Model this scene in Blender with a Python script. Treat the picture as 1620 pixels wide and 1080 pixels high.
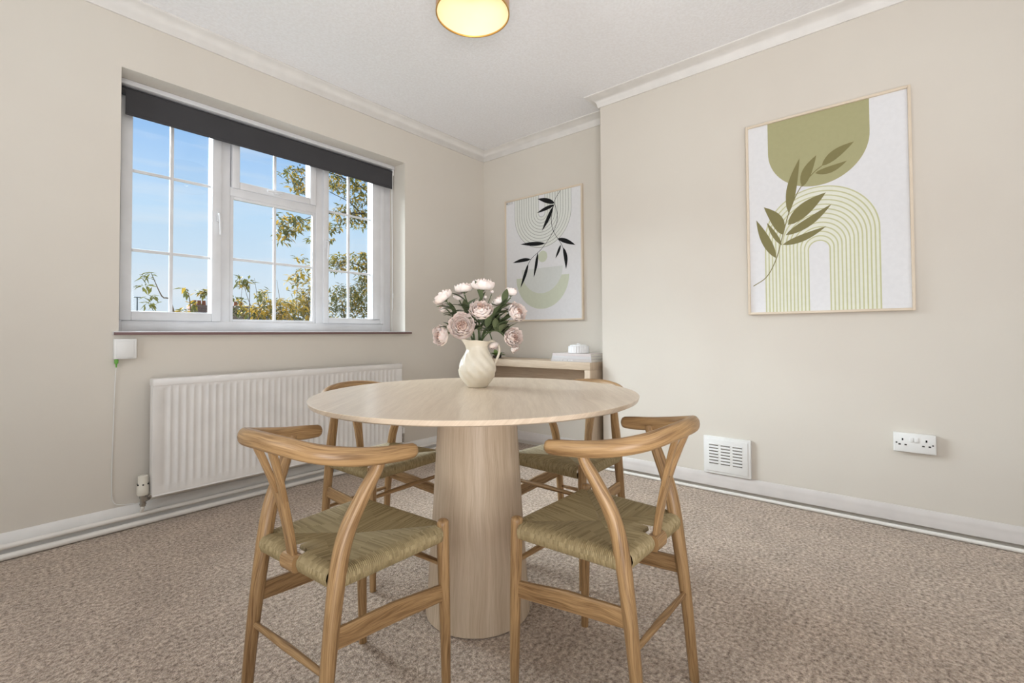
import bpy, bmesh, math, random
from mathutils import Vector, Matrix
random.seed(7)
PI = math.pi
S = bpy.context.scene
COL = S.collection
for o in list(bpy.data.objects):
    bpy.data.objects.remove(o)

# ------------------------------------------------------------------ camera
CAM_H = 0.92
F_PX, CY, YAW, PITCH, ROLL = 741.69, 512.66, 0.6908, 0.0213, -0.0061
fw = Vector((math.cos(YAW)*math.cos(PITCH), math.sin(YAW)*math.cos(PITCH), math.sin(PITCH)))
r0 = Vector((math.sin(YAW), -math.cos(YAW), 0.0))
u0 = r0.cross(fw)
rt = r0*math.cos(ROLL) + u0*math.sin(ROLL)
up = -r0*math.sin(ROLL) + u0*math.cos(ROLL)
cam = bpy.data.cameras.new('camera')
cam.sensor_fit = 'HORIZONTAL'; cam.sensor_width = 36.0
cam.lens = F_PX/1620*36.0
cam.shift_y = -(540-CY)/1620
cam.clip_start = 0.02; cam.clip_end = 500
camo = bpy.data.objects.new('camera', cam); COL.objects.link(camo)
M3 = Matrix((rt, up, -fw)).transposed()
camo.matrix_world = Matrix.Translation((0, 0, CAM_H)) @ M3.to_4x4()
S.camera = camo

# ------------------------------------------------------------------ view, sky, sun, large lights
S.view_settings.view_transform = 'Standard'
S.view_settings.look = 'None'
S.view_settings.gamma = 1.0
S.view_settings.use_curve_mapping = False
S.view_settings.exposure = 0.0

W = bpy.data.worlds.new('sky'); S.world = W; W.use_nodes = True
nt = W.node_tree; nt.nodes.clear()
out = nt.nodes.new('ShaderNodeOutputWorld'); bg = nt.nodes.new('ShaderNodeBackground')
tc = nt.nodes.new('ShaderNodeTexCoord'); sx = nt.nodes.new('ShaderNodeSeparateXYZ')
rp = nt.nodes.new('ShaderNodeValToRGB')
nt.links.new(tc.outputs['Generated'], sx.inputs[0])
mp = nt.nodes.new('ShaderNodeMapping'); mp.inputs['Scale'].default_value = (2.0, 2.0, 14.0)
ns = nt.nodes.new('ShaderNodeTexNoise'); ns.inputs['Scale'].default_value = 2.2; ns.inputs['Detail'].default_value = 6
nt.links.new(tc.outputs['Generated'], mp.inputs[0]); nt.links.new(mp.outputs[0], ns.inputs['Vector'])
cl = nt.nodes.new('ShaderNodeValToRGB')
cl.color_ramp.elements[0].position = 0.5; cl.color_ramp.elements[0].color = (0, 0, 0, 1)
cl.color_ramp.elements[1].position = 0.8; cl.color_ramp.elements[1].color = (0.55, 0.55, 0.55, 1)
nt.links.new(ns.outputs['Fac'], cl.inputs[0])
cr = rp.color_ramp
cr.elements[0].position = 0.0; cr.elements[0].color = (0.72, 0.81, 0.90, 1)
cr.elements[1].position = 1.0; cr.elements[1].color = (0.06, 0.20, 0.62, 1)
for p, c in ((0.07, (0.74, 0.85, 0.95, 1)), (0.22, (0.55, 0.765, 0.98, 1)), (0.42, (0.24, 0.50, 0.95, 1))):
    e = cr.elements.new(p); e.color = c
nt.links.new(sx.outputs['Z'], rp.inputs[0])
mx = nt.nodes.new('ShaderNodeMix'); mx.data_type = 'RGBA'
nt.links.new(cl.outputs[0], mx.inputs['Factor']); nt.links.new(rp.outputs[0], mx.inputs['A'])
mx.inputs['B'].default_value = (0.86, 0.89, 0.94, 1)
nt.links.new(mx.outputs['Result'], bg.inputs['Color']); bg.inputs['Strength'].default_value = 1.0
nt.links.new(bg.outputs[0], out.inputs[0])

def lamp(name, kind, loc, energy, color, size=None, look=None, size_y=None, spread=None):
    l = bpy.data.lights.new(name, kind); l.energy = energy; l.color = color
    if kind == 'AREA':
        l.shape = 'RECTANGLE'; l.size = size; l.size_y = size_y or size
        if spread: l.spread = spread
    elif kind == 'POINT': l.shadow_soft_size = size
    elif kind == 'SUN': l.angle = size
    o = bpy.data.objects.new(name, l); COL.objects.link(o); o.location = loc
    if look is not None:
        o.rotation_euler = (Vector(look)-Vector(loc)).to_track_quat('-Z', 'Y').to_euler()
    return o
# hazy sun, high and to the left beyond the window: soft daylight on the floor and the foot of the right wall
lamp('sun', 'SUN', (-4.0, 14.0, 10.5), 24.0, (0.84, 0.94, 1.0), math.radians(55), (1.4, 3.0, 1.5))
# added fill lights behind the camera, one inside each added window (frames built below)
lamp('fill_light_back', 'AREA', (-1.60, 1.45, 1.45), 25, (0.86, 0.94, 1.0), 1.5, (1.2, 1.3, 1.6), 1.2)
lamp('fill_light_front', 'AREA', (0.7, -1.70, 1.40), 18, (0.88, 0.94, 1.0), 1.9, (1.0, 0.6, 1.9), 1.3)

LPX, LPY, LPZ = -0.55, -0.60, 0.50          # added fill panel, unseen behind the camera, bounced off the ceiling
LAIM = (1.15, 0.75, 2.56)
lamp('added_panel_light', 'AREA', (LPX, LPY, LPZ), 34, (0.955, 0.95, 0.965), 0.9, LAIM, 0.9, math.radians(115))

# ------------------------------------------------------------------ helpers
def srgb(r, g, b):
    f = lambda c: (c/255/12.92) if c/255 <= 0.04045 else ((c/255+0.055)/1.055)**2.4
    return (f(r), f(g), f(b), 1.0)

def mat(name, col, rough=0.5, spec=0.5, noise=None, bump=None, trans=0.0, metal=0.0, sss=0.0, coord='Object'):
    """noise=(scale, second colour, detail)  bump=(scale, strength, distance)"""
    m = bpy.data.materials.new(name); m.use_nodes = True
    n = m.node_tree.nodes; L = m.node_tree.links; b = n['Principled BSDF']
    b.inputs['Base Color'].default_value = col; b.inputs['Roughness'].default_value = rough
    b.inputs['Specular IOR Level'].default_value = spec; b.inputs['Metallic'].default_value = metal
    t = n.new('ShaderNodeTexCoord')
    if noise is None: noise = (9.0, tuple(c*0.94 for c in col[:3])+(1,), 3)
    x = n.new('ShaderNodeTexNoise'); x.inputs['Scale'].default_value = noise[0]; x.inputs['Detail'].default_value = noise[2]
    L.new(t.outputs[coord], x.inputs['Vector'])
    r = n.new('ShaderNodeValToRGB'); r.color_ramp.elements[0].position = 0.35; r.color_ramp.elements[1].position = 0.65
    r.color_ramp.elements[0].color = col; r.color_ramp.elements[1].color = noise[1]
    L.new(x.outputs['Fac'], r.inputs[0]); L.new(r.outputs[0], b.inputs['Base Color'])
    if bump:
        y = n.new('ShaderNodeTexNoise'); y.inputs['Scale'].default_value = bump[0]; y.inputs['Detail'].default_value = 4
        L.new(t.outputs[coord], y.inputs['Vector'])
        bp = n.new('ShaderNodeBump'); bp.inputs['Strength'].default_value = bump[1]; bp.inputs['Distance'].default_value = bump[2]
        L.new(y.outputs['Fac'], bp.inputs['Height']); L.new(bp.outputs[0], b.inputs['Normal'])
    if sss:
        b.inputs['Subsurface Weight'].default_value = sss; b.inputs['Subsurface Radius'].default_value = (0.02, 0.015, 0.01)
        b.inputs['Subsurface Scale'].default_value = 0.3
    return m

def wood(name, light, dark, su=55.0, sv=3.5, rough=0.5, contrast=(0.36, 0.70), bump=0.12, strips=0.0):
    m = bpy.data.materials.new(name); m.use_nodes = True
    n = m.node_tree.nodes; L = m.node_tree.links; b = n['Principled BSDF']
    b.inputs['Roughness'].default_value = rough; b.inputs['Specular IOR Level'].default_value = 0.4
    t = n.new('ShaderNodeUVMap'); oi = n.new('ShaderNodeObjectInfo')
    ad = n.new('ShaderNodeVectorMath'); ad.operation = 'ADD'
    cb = n.new('ShaderNodeCombineXYZ'); mu = n.new('ShaderNodeMath'); mu.operation = 'MULTIPLY'; mu.inputs[1].default_value = 37.0
    L.new(oi.outputs['Random'], mu.inputs[0]); L.new(mu.outputs[0], cb.inputs[0]); L.new(mu.outputs[0], cb.inputs[1])
    L.new(t.outputs[0], ad.inputs[0]); L.new(cb.outputs[0], ad.inputs[1])
    # slow wander so the grain is not ruler straight
    w = n.new('ShaderNodeTexNoise'); w.inputs['Scale'].default_value = 5.0; w.inputs['Detail'].default_value = 1
    L.new(ad.outputs[0], w.inputs['Vector'])
    sc = n.new('ShaderNodeVectorMath'); sc.operation = 'SCALE'; sc.inputs['Scale'].default_value = 0.035
    L.new(w.outputs['Color'], sc.inputs[0])
    a2 = n.new('ShaderNodeVectorMath'); a2.operation = 'ADD'
    L.new(ad.outputs[0], a2.inputs[0]); L.new(sc.outputs[0], a2.inputs[1])
    mpn = n.new('ShaderNodeMapping'); mpn.inputs['Scale'].default_value = (su, sv, 1)
    L.new(a2.outputs[0], mpn.inputs[0])
    x = n.new('ShaderNodeTexNoise'); x.inputs['Scale'].default_value = 1.0; x.inputs['Detail'].default_value = 5; x.inputs['Roughness'].default_value = 0.65
    L.new(mpn.outputs[0], x.inputs['Vector'])
    mp2 = n.new('ShaderNodeMapping'); mp2.inputs['Scale'].default_value = (su*6, sv*5, 1)
    L.new(a2.outputs[0], mp2.inputs[0])
    y = n.new('ShaderNodeTexNoise'); y.inputs['Scale'].default_value = 1.0; y.inputs['Detail'].default_value = 2
    L.new(mp2.outputs[0], y.inputs['Vector'])
    mm = n.new('ShaderNodeMath'); mm.operation = 'MULTIPLY_ADD'; mm.inputs[1].default_value = 0.35
    L.new(y.outputs['Fac'], mm.inputs[0])
    m2 = n.new('ShaderNodeMath'); m2.operation = 'MULTIPLY'; m2.inputs[1].default_value = 0.75
    L.new(x.outputs['Fac'], m2.inputs[0]); L.new(m2.outputs[0], mm.inputs[2])
    r = n.new('ShaderNodeValToRGB'); r.color_ramp.elements[0].position = contrast[0]; r.color_ramp.elements[1].position = contrast[1]
    r.color_ramp.elements[0].color = dark; r.color_ramp.elements[1].color = light
    L.new(mm.outputs[0], r.inputs[0])
    L.new(r.outputs[0], b.inputs['Base Color'])
    bp = n.new('ShaderNodeBump'); bp.inputs['Strength'].default_value = bump; bp.inputs['Distance'].default_value = 0.001
    L.new(mm.outputs[0], bp.inputs['Height']); L.new(bp.outputs[0], b.inputs['Normal'])
    return m

def glass(name):
    m = bpy.data.materials.new(name); m.use_nodes = True
    n = m.node_tree.nodes; L = m.node_tree.links; n.clear()
    o = n.new('ShaderNodeOutputMaterial'); tr = n.new('ShaderNodeBsdfTransparent'); g = n.new('ShaderNodeBsdfGlossy')
    g.inputs['Roughness'].default_value = 0.02; tr.inputs[0].default_value = (0.98, 0.99, 0.99, 1)
    lw = n.new('ShaderNodeLayerWeight'); pw = n.new('ShaderNodeMath'); pw.operation = 'POWER'; pw.inputs[1].default_value = 4.0
    L.new(lw.outputs['Facing'], pw.inputs[0])
    fr = n.new('ShaderNodeMath'); fr.operation = 'MULTIPLY_ADD'; fr.inputs[1].default_value = 0.5; fr.inputs[2].default_value = 0.03
    L.new(pw.outputs[0], fr.inputs[0])
    mxs = n.new('ShaderNodeMixShader')
    L.new(fr.outputs[0], mxs.inputs[0]); L.new(tr.outputs[0], mxs.inputs[1]); L.new(g.outputs[0], mxs.inputs[2]); L.new(mxs.outputs[0], o.inputs[0])
    return m

def emit(name, col, strength):
    m = bpy.data.materials.new(name); m.use_nodes = True
    b = m.node_tree.nodes['Principled BSDF']
    b.inputs['Base Color'].default_value = col
    b.inputs['Emission Color'].default_value = col; b.inputs['Emission Strength'].default_value = strength
    return m

def sharp(me, ang=35):
    for p in me.polygons: p.use_smooth = True
    me.set_sharp_from_angle(angle=math.radians(ang))

def box_uv(bm):
    uv = bm.loops.layers.uv.verify()
    cs = [v.co for v in bm.verts]
    d = [max(c[i] for c in cs)-min(c[i] for c in cs) for i in range(3)]
    la = d.index(max(d))
    for f in bm.faces:
        n = [abs(c) for c in f.normal]; ax = n.index(max(n))
        o = [i for i in range(3) if i != ax]
        if la in o: v = la; u = [i for i in o if i != la][0]
        else: u, v = o
        for lp in f.loops: lp[uv].uv = (lp.vert.co[u], lp.vert.co[v])

def obj(name, bm, m, parent=None, uv=None, flat=False, ang=35, fixn=True):
    if fixn: bmesh.ops.recalc_face_normals(bm, faces=bm.faces[:])
    bm.normal_update()
    if not bm.loops.layers.uv: box_uv(bm)
    me = bpy.data.meshes.new(name); bm.to_mesh(me); bm.free()
    for mm in (m if isinstance(m, (list, tuple)) else [m]): me.materials.append(mm)
    if not flat: sharp(me, ang)
    o = bpy.data.objects.new(name, me); COL.objects.link(o)
    if parent: o.parent = parent
    return o

def tag(o, label, cat, group=None):
    o['label'] = label; o['category'] = cat
    if group: o['group'] = group
    return o

def thing(name, label, cat, loc=(0, 0, 0), rz=0.0, group=None):
    o = bpy.data.objects.new(name, None); COL.objects.link(o)
    o.empty_display_size = 0.05
    o.location = loc; o.rotation_euler = (0, 0, rz)
    return tag(o, label, cat, group)

def struct(o):
    o['kind'] = 'structure'; return o

def B(): return bmesh.new()

def box(bm, lo, hi, bev=0.0, mi=0, seg=2):
    c = [(a+b)/2 for a, b in zip(lo, hi)]; s = [abs(b-a) for a, b in zip(lo, hi)]
    t = bmesh.new()
    bmesh.ops.create_cube(t, size=1.0, matrix=Matrix.Translation(c) @ Matrix.Diagonal((*s, 1)))
    if bev: bmesh.ops.bevel(t, geom=t.edges[:], offset=bev, segments=seg, affect='EDGES', profile=0.5)
    for f in t.faces: f.material_index = mi
    merge(bm, t)
    return bm

def merge(bm, t):
    me = bpy.data.meshes.new('tmp'); t.to_mesh(me); t.free(); bm.from_mesh(me); bpy.data.meshes.remove(me)

def catmull(pts, n=8, vals=None):
    P = [Vector(p) for p in pts]; res = []; rv = []
    for i in range(len(P)-1):
        p0 = P[i-1] if i else P[0]*2-P[1]; p1 = P[i]; p2 = P[i+1]; p3 = P[i+2] if i+2 < len(P) else P[-1]*2-P[-2]
        for k in range(n):
            t = k/n
            res.append(0.5*((2*p1)+(p2-p0)*t+(2*p0-5*p1+4*p2-p3)*t*t+(3*p1-p0-3*p2+p3)*t**3))
            if vals: rv.append(vals[i]*(1-t)+vals[i+1]*t if not isinstance(vals[0], tuple) else tuple(a*(1-t)+b*t for a, b in zip(vals[i], vals[i+1])))
    res.append(P[-1])
    if vals: rv.append(vals[-1])
    return (res, rv) if vals else res

def tube(bm, path, rad, n=12, side=None, power=2.0, cap=True, mi=0, roundend=0.0):
    """rad: number / (ra, rb) / list per point. ra across `side`, rb across the other normal. power>2: squarish section."""
    P = [Vector(p) for p in path]; N = len(P)
    R = rad if isinstance(rad, list) else [rad]*N
    R = [r if isinstance(r, tuple) else (r, r) for r in R]
    if roundend:
        # dome the last end by adding shrinking rings
        d = (P[-1]-P[-2]).normalized(); e = P[-1]; r = R[-1]; 
        for a in (30, 55, 75):
            P.append(e+d*roundend*math.sin(math.radians(a))); c = math.cos(math.radians(a)); R.append((r[0]*c, r[1]*c))
        N = len(P)
    uv = bm.loops.layers.uv.verify()
    rings = []; prev = None; ln = 0; lens = []
    for i in range(N):
        t = (P[min(i+1, N-1)]-P[max(i-1, 0)]).normalized()
        if i: ln += (P[i]-P[i-1]).length
        lens.append(ln)
        if side is not None: s = Vector(side)
        else: s = prev if prev is not None else (Vector((1, 0, 0)) if abs(t.x) < 0.9 else Vector((0, 1, 0)))
        s = (s - t*s.dot(t)).normalized(); prev = s
        b = t.cross(s)
        ring = []
        for k in range(n):
            a = 2*PI*k/n; c, q = math.cos(a), math.sin(a)
            if power != 2.0:
                c = math.copysign(abs(c)**(2/power), c); q = math.copysign(abs(q)**(2/power), q)
            ring.append(bm.verts.new(P[i]+s*c*R[i][0]+b*q*R[i][1]))
        rings.append(ring)
    per = 2*PI*max(R[N//2])
    for i in range(N-1):
        for k in range(n):
            k2 = (k+1) % n
            f = bm.faces.new((rings[i][k], rings[i][k2], rings[i+1][k2], rings[i+1][k])); f.material_index = mi
            us = (k/n*per, (k+1)/n*per, (k+1)/n*per, k/n*per); vs = (lens[i], lens[i], lens[i+1], lens[i+1])
            for lp, a, v in zip(f.loops, us, vs): lp[uv].uv = (a, v)
    if cap:
        for ring in (rings[0][::-1], rings[-1]):
            f = bm.faces.new(ring); f.material_index = mi
            for lp in f.loops: lp[uv].uv = (lp.vert.co.x, lp.vert.co.y*0.2)
    return bm

def lathe(bm, prof, n=48, mi=0, fn=None, close=False):
    """prof list of (r, z); fn(theta, i, r, z)->(x, y, z)"""
    uv = bm.loops.layers.uv.verify(); rings = []
    for i, (r, z) in enumerate(prof):
        if r <= 1e-6: rings.append([bm.verts.new((0, 0, z))]); continue
        ring = []
        for k in range(n):
            a = 2*PI*k/n
            ring.append(bm.verts.new(fn(a, i, r, z) if fn else (r*math.cos(a), r*math.sin(a), z)))
        rings.append(ring)
    ln = 0
    rm = max(r for r, _ in prof)
    for i in range(len(rings)-1):
        A, Bq = rings[i], rings[i+1]
        l2 = ln+math.hypot(prof[i+1][0]-prof[i][0], prof[i+1][1]-prof[i][1])
        for k in range(n):
            k2 = (k+1) % n; a0, a1 = k/n*2*PI*rm, (k+1)/n*2*PI*rm
            if len(A) == 1 and len(Bq) == 1: continue
            if len(A) == 1: f = bm.faces.new((A[0], Bq[k2], Bq[k])); q = ((a0, ln), (a1, l2), (a0, l2))
            elif len(Bq) == 1: f = bm.faces.new((A[k], A[k2], Bq[0])); q = ((a0, ln), (a1, ln), (a0, l2))
            else: f = bm.faces.new((A[k], A[k2], Bq[k2], Bq[k])); q = ((a0, ln), (a1, ln), (a1, l2), (a0, l2))
            f.material_index = mi
            for lp, c in zip(f.loops, q): lp[uv].uv = c
        ln = l2
    return bm

def sweep(bm, prof, path, dirs, mi=0):
    """prof: list of (d, z) offsets, d along dirs[i] (horizontal, mitred) ; path list of 3D points"""
    rings = [[bm.verts.new(Vector(p)+Vector(d)*a+Vector((0, 0, z))) for a, z in prof] for p, d in zip(path, dirs)]
    m = len(prof)
    for i in range(len(rings)-1):
        for k in range(m):
            k2 = (k+1) % m
            f = bm.faces.new((rings[i][k], rings[i+1][k], rings[i+1][k2], rings[i][k2])); f.material_index = mi
    bm.faces.new(rings[0]); bm.faces.new(rings[-1][::-1])
    return bm

def poly(bm, pts, mi=0):
    f = bm.faces.new([bm.verts.new(p) for p in pts]); f.material_index = mi; return f

# ------------------------------------------------------------------ materials
WALL = mat('wall_paint', srgb(218, 211, 200), 0.75, 0.2, noise=(1.4, srgb(215, 207, 196), 3), bump=(60, 0.03, 0.002))
CEIL = mat('ceiling_paint', srgb(243, 242, 243), 0.8, 0.2, noise=(70, srgb(237, 235, 235), 4), bump=(85, 0.35, 0.005))
TRIM = mat('white_gloss_trim', srgb(232, 229, 225), 0.4, 0.4)
COVE = mat('coving_paint', srgb(234, 230, 225), 0.7, 0.2)
UPVC = mat('white_upvc', srgb(222, 221, 222), 0.28, 0.5)
PIPE = mat('white_pipe_paint', srgb(232, 227, 220), 0.35, 0.5)
RADM = mat('radiator_enamel', srgb(234, 230, 226), 0.35, 0.5)
CHROME = mat('dull_chrome', srgb(175, 170, 162), 0.3, 0.5, metal=0.9)
PLASTIC = mat('white_plastic', srgb(236, 235, 232), 0.35, 0.5)
CREAMP = mat('cream_plastic', srgb(228, 222, 208), 0.4, 0.5)
DARKH = mat('dark_hole', srgb(45, 42, 40), 0.8, 0.1)
GREENP = mat('green_plastic', srgb(110, 175, 70), 0.4, 0.5)
SILLE = mat('sill_edge_brown', srgb(120, 92, 90), 0.5, 0.4)
BLIND = mat('charcoal_blind_fabric', srgb(70, 69, 71), 0.8, 0.2, bump=(400, 0.1, 0.001))
GLASS = glass('window_glass')
OAK = wood('chair_oak', srgb(176, 141, 98), srgb(112, 81, 50), 70, 3.0, 0.40, (0.40, 0.64))
TABW = wood('table_veneer', srgb(218, 200, 178), srgb(188, 167, 143), 45, 2.2, 0.28, (0.3, 0.72), 0.06)
PEDW = wood('pedestal_veneer', srgb(208, 188, 164), srgb(170, 147, 121), 45, 2.0, 0.5, (0.3, 0.72), 0.08)
CONW = wood('console_oak', srgb(214, 196, 174), srgb(184, 160, 134), 50, 2.5, 0.5, (0.3, 0.72), 0.06)
FRAMEW = wood('pale_frame_wood', srgb(228, 214, 194), srgb(212, 193, 169), 60, 3, 0.5, (0.3, 0.72), 0.04)
CORD = mat('paper_cord', srgb(168, 150, 112), 0.6, 0.35, noise=(2.3, srgb(134, 117, 82), 2), bump=(900, 0.2, 0.0005))
_t = CORD.node_tree; _u = _t.nodes.new('ShaderNodeUVMap'); _x = [n for n in _t.nodes if n.type == 'TEX_NOISE'][0]; _t.links.new(_u.outputs[0], _x.inputs['Vector'])
CERAM = mat('cream_ceramic', srgb(228, 219, 201), 0.3, 0.5, noise=(14, srgb(219, 208, 187), 4))

def carpet_mat():
    m = bpy.data.materials.new('carpet'); m.use_nodes = True
    n = m.node_tree.nodes; L = m.node_tree.links; b = n['Principled BSDF']
    b.inputs['Roughness'].default_value = 0.95; b.inputs['Specular IOR Level'].default_value = 0.05
    b.inputs['Sheen Weight'].default_value = 0.2
    t = n.new('ShaderNodeTexCoord')
    def noise(sc, det, rough=0.6):
        x = n.new('ShaderNodeTexNoise'); x.inputs['Scale'].default_value = sc; x.inputs['Detail'].default_value = det; x.inputs['Roughness'].default_value = rough
        L.new(t.outputs['Object'], x.inputs['Vector']); return x
    a = noise(75, 5, 0.75); c = noise(7, 3); v = n.new('ShaderNodeTexVoronoi'); v.inputs['Scale'].default_value = 190
    L.new(t.outputs['Object'], v.inputs['Vector'])
    r = n.new('ShaderNodeValToRGB'); e = r.color_ramp.elements
    e[0].position = 0.33; e[0].color = srgb(112, 92, 76); e[1].position = 0.66; e[1].color = srgb(230, 213, 196)
    k = r.color_ramp.elements.new(0.5); k.color = srgb(186, 166, 148)
    L.new(a.outputs['Fac'], r.inputs[0])
    r2 = n.new('ShaderNodeValToRGB'); r2.color_ramp.elements[0].position = 0.3; r2.color_ramp.elements[1].position = 0.7
    r2.color_ramp.elements[0].color = (0.86, 0.86, 0.86, 1); r2.color_ramp.elements[1].color = (1.06, 1.06, 1.06, 1)
    L.new(c.outputs['Fac'], r2.inputs[0])
    m1 = n.new('ShaderNodeMix'); m1.data_type = 'RGBA'; m1.blend_type = 'MULTIPLY'; m1.inputs['Factor'].default_value = 1
    L.new(r.outputs[0], m1.inputs['A']); L.new(r2.outputs[0], m1.inputs['B'])
    L.new(m1.outputs['Result'], b.inputs['Base Color'])
    bp = n.new('ShaderNodeBump'); bp.inputs['Strength'].default_value = 0.7; bp.inputs['Distance'].default_value = 0.006
    ad = n.new('ShaderNodeMath'); ad.operation = 'ADD'
    L.new(v.outputs['Distance'], ad.inputs[0]); L.new(a.outputs['Fac'], ad.inputs[1]); L.new(ad.outputs[0], bp.inputs['Height'])
    L.new(bp.outputs[0], b.inputs['Normal'])
    return m
CARPET = carpet_mat()

# ------------------------------------------------------------------ the room
YA, XC, XB = 2.9055, 2.8853, 3.1232      # window wall, chimney breast, alcove back
YC1, YC0 = 1.58, -0.55                   # chimney breast from YC0 to YC1
X0, Y0 = -1.70, -1.80
ZC, ZT = 2.4882, 2.56                    # coving bottom, ceiling
WX0, WX1, WZ0, WZ1 = 0.534, 2.234, 0.940, 2.238
YO = 3.19                                # outer face of window wall

bm = B(); box(bm, (X0-0.2, Y0-0.2, -0.12), (XB+0.2, YO, 0.0)); struct(obj('floor', bm, CARPET, flat=True))
bm = B(); box(bm, (X0-0.2, Y0-0.2, ZT), (XB+0.2, YO, ZT+0.15)); struct(obj('ceiling', bm, CEIL, flat=True))
bm = B()
box(bm, (X0, YA, 0), (WX0, YO, ZT)); box(bm, (WX1, YA, 0), (XB, YO, ZT))
box(bm, (WX0, YA, 0), (WX1, YO, WZ0-0.012)); box(bm, (WX0, YA, WZ1), (WX1, YO, ZT))
struct(obj('wall_left', bm, WALL, flat=True))
bm = B()
box(bm, (XB, Y0, 0), (XB+0.2, YO, ZT)); box(bm, (XC, YC0, 0), (XB, YC1, ZT), 0.004)
struct(obj('wall_right', bm, WALL, flat=True))
# walls behind the camera, each with an opening for an added fill window
bm = B()
box(bm, (X0-0.2, Y0, 0), (X0, 0.6, ZT)); box(bm, (X0-0.2, 2.3, 0), (X0, YO, ZT)); box(bm, (X0-0.2, 0.6, 0), (X0, 2.3, 0.85)); box(bm, (X0-0.2, 0.6, 2.25), (X0, 2.3, ZT))
struct(obj('wall_back', bm, WALL, flat=True))
bm = B()
box(bm, (X0-0.2, Y0-0.2, 0), (-0.35, Y0, ZT)); box(bm, (1.75, Y0-0.2, 0), (XB+0.2, Y0, ZT)); box(bm, (-0.35, Y0-0.2, 0), (1.75, Y0, 0.7)); box(bm, (-0.35, Y0-0.2, 2.2), (1.75, Y0, ZT))
struct(obj('wall_front', bm, WALL, flat=True))
def added_rear_window(name, lo, hi, axis):
    # added window: frame, centre mullion and a solid blind added to block the sun
    fr = B(); w = 0.06
    a0, a1, z0, z1, c = lo[0], hi[0], lo[1], hi[1], hi[2]
    def bx(p, q, t0, t1, bmx):
        if axis == 'X': box(bmx, (t0, p[0], p[1]), (t1, q[0], q[1]), 0.004)
        else: box(bmx, (p[0], t0, p[1]), (q[0], t1, q[1]), 0.004)
    for p, q in (((a0, z0), (a0+w, z1)), ((a1-w, z0), (a1, z1)), ((a0+w, z0), (a1-w, z0+w)), ((a0+w, z1-w), (a1-w, z1)), (((a0+a1)/2-w/2, z0+w), ((a0+a1)/2+w/2, z1-w))):
        bx(p, q, c-0.10, c-0.04, fr)
    o = obj(name, fr, UPVC); struct(o)
    k = B(); bx((a0, z0), (a1, z1), c-0.17, c-0.15, k); obj('blind_fabric', k, CREAMP, o)  # added sheet behind the fill light, keeps the sun out
    return o
added_rear_window('added_window_2', (0.6, 0.85), (2.3, 2.25, X0), 'X')  # both windows are added, unseen, to carry the fill lights
added_rear_window('added_window_3', (-0.35, 0.7), (1.75, 2.2, Y0), 'Y')

# coving: concave profile run along each wall, mitred
def coving(name, path, dirs):
    p = 0.08; dz = ZT-ZC
    prof = [(0.0, -dz), (0.010, -dz), (0.012, -dz+0.008)]
    for a in range(0, 91, 15):
        t = math.radians(a); prof.append((0.014+(p-0.026)*(1-math.cos(t)), -dz+0.010+(dz-0.020)*math.sin(t)))
    prof += [(p-0.004, -0.008), (p, -0.006), (p, 0.0), (0.0, 0.0)]
    b = B(); sweep(b, prof, [(x, y, ZT) for x, y in path], dirs); return struct(obj(name, b, COVE, ang=50))
coving('trim_1', [(X0, YA), (XB, YA)], [(0.0, -1, 0), (-1, -1, 0)])
coving('trim_2', [(XB, YA), (XB, YC1), (XC, YC1), (XC, YC0), (XB, YC0), (XB, Y0)],
       [(-1, -1, 0), (-1, 1, 0), (-1, 1, 0), (-1, -1, 0), (-1, -1, 0), (-1, 0, 0)])

# skirting boards
SKM = TRIM
skp = [(0, 0), (0.019, 0), (0.019, 0.052), (0.016, 0.060), (0.016, 0.074), (0.012, 0.085), (0.008, 0.096), (0.004, 0.101), (0, 0.102)]
def skirting(name, path, dirs):
    b = B(); sweep(b, skp, [(x, y, 0) for x, y in path], dirs); return struct(obj(name, b, SKM, ang=25))
skirting('baseboard_left', [(X0, YA), (XB, YA)], [(0, -1, 0), (-1, -1, 0)])
SKM = mat('greyed_skirting_paint', srgb(214, 207, 202), 0.45, 0.4)
skp = [(0, 0.030)]+[(a, max(z, 0.030)) for a, z in skp[1:]]
skirting('baseboard_right', [(XB, YA), (XB, YC1), (XC, YC1), (XC, YC0), (XB, YC0), (XB, Y0)],
         [(-1, -1, 0), (-1, 1, 0), (-1, 1, 0), (-1, -1, 0), (-1, -1, 0), (-1, 0, 0)])
SKM = TRIM
skirting('baseboard_back', [(X0, Y0), (X0, YA)], [(1, 1, 0), (1, -1, 0)])
skirting('baseboard_front', [(X0, Y0), (XB, Y0)], [(1, 1, 0), (-1, 1, 0)])

# window sill board: white top with a brown front edge
bm = B(); box(bm, (0.511, YA-0.028, WZ0-0.012), (2.278, YA, WZ0+0.005), 0.002); box(bm, (WX0, YA, WZ0-0.012), (WX1, 3.085, WZ0+0.005))
sill = struct(obj('trim_3', bm, UPVC)); 
bm = B(); box(bm, (0.511, YA-0.0295, WZ0-0.0125), (2.2785, YA-0.026, WZ0+0.001), 0.001); o = obj('sill_edge', bm, SILLE, sill); o['label'] = 'brown worn front edge of the window sill'

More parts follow.
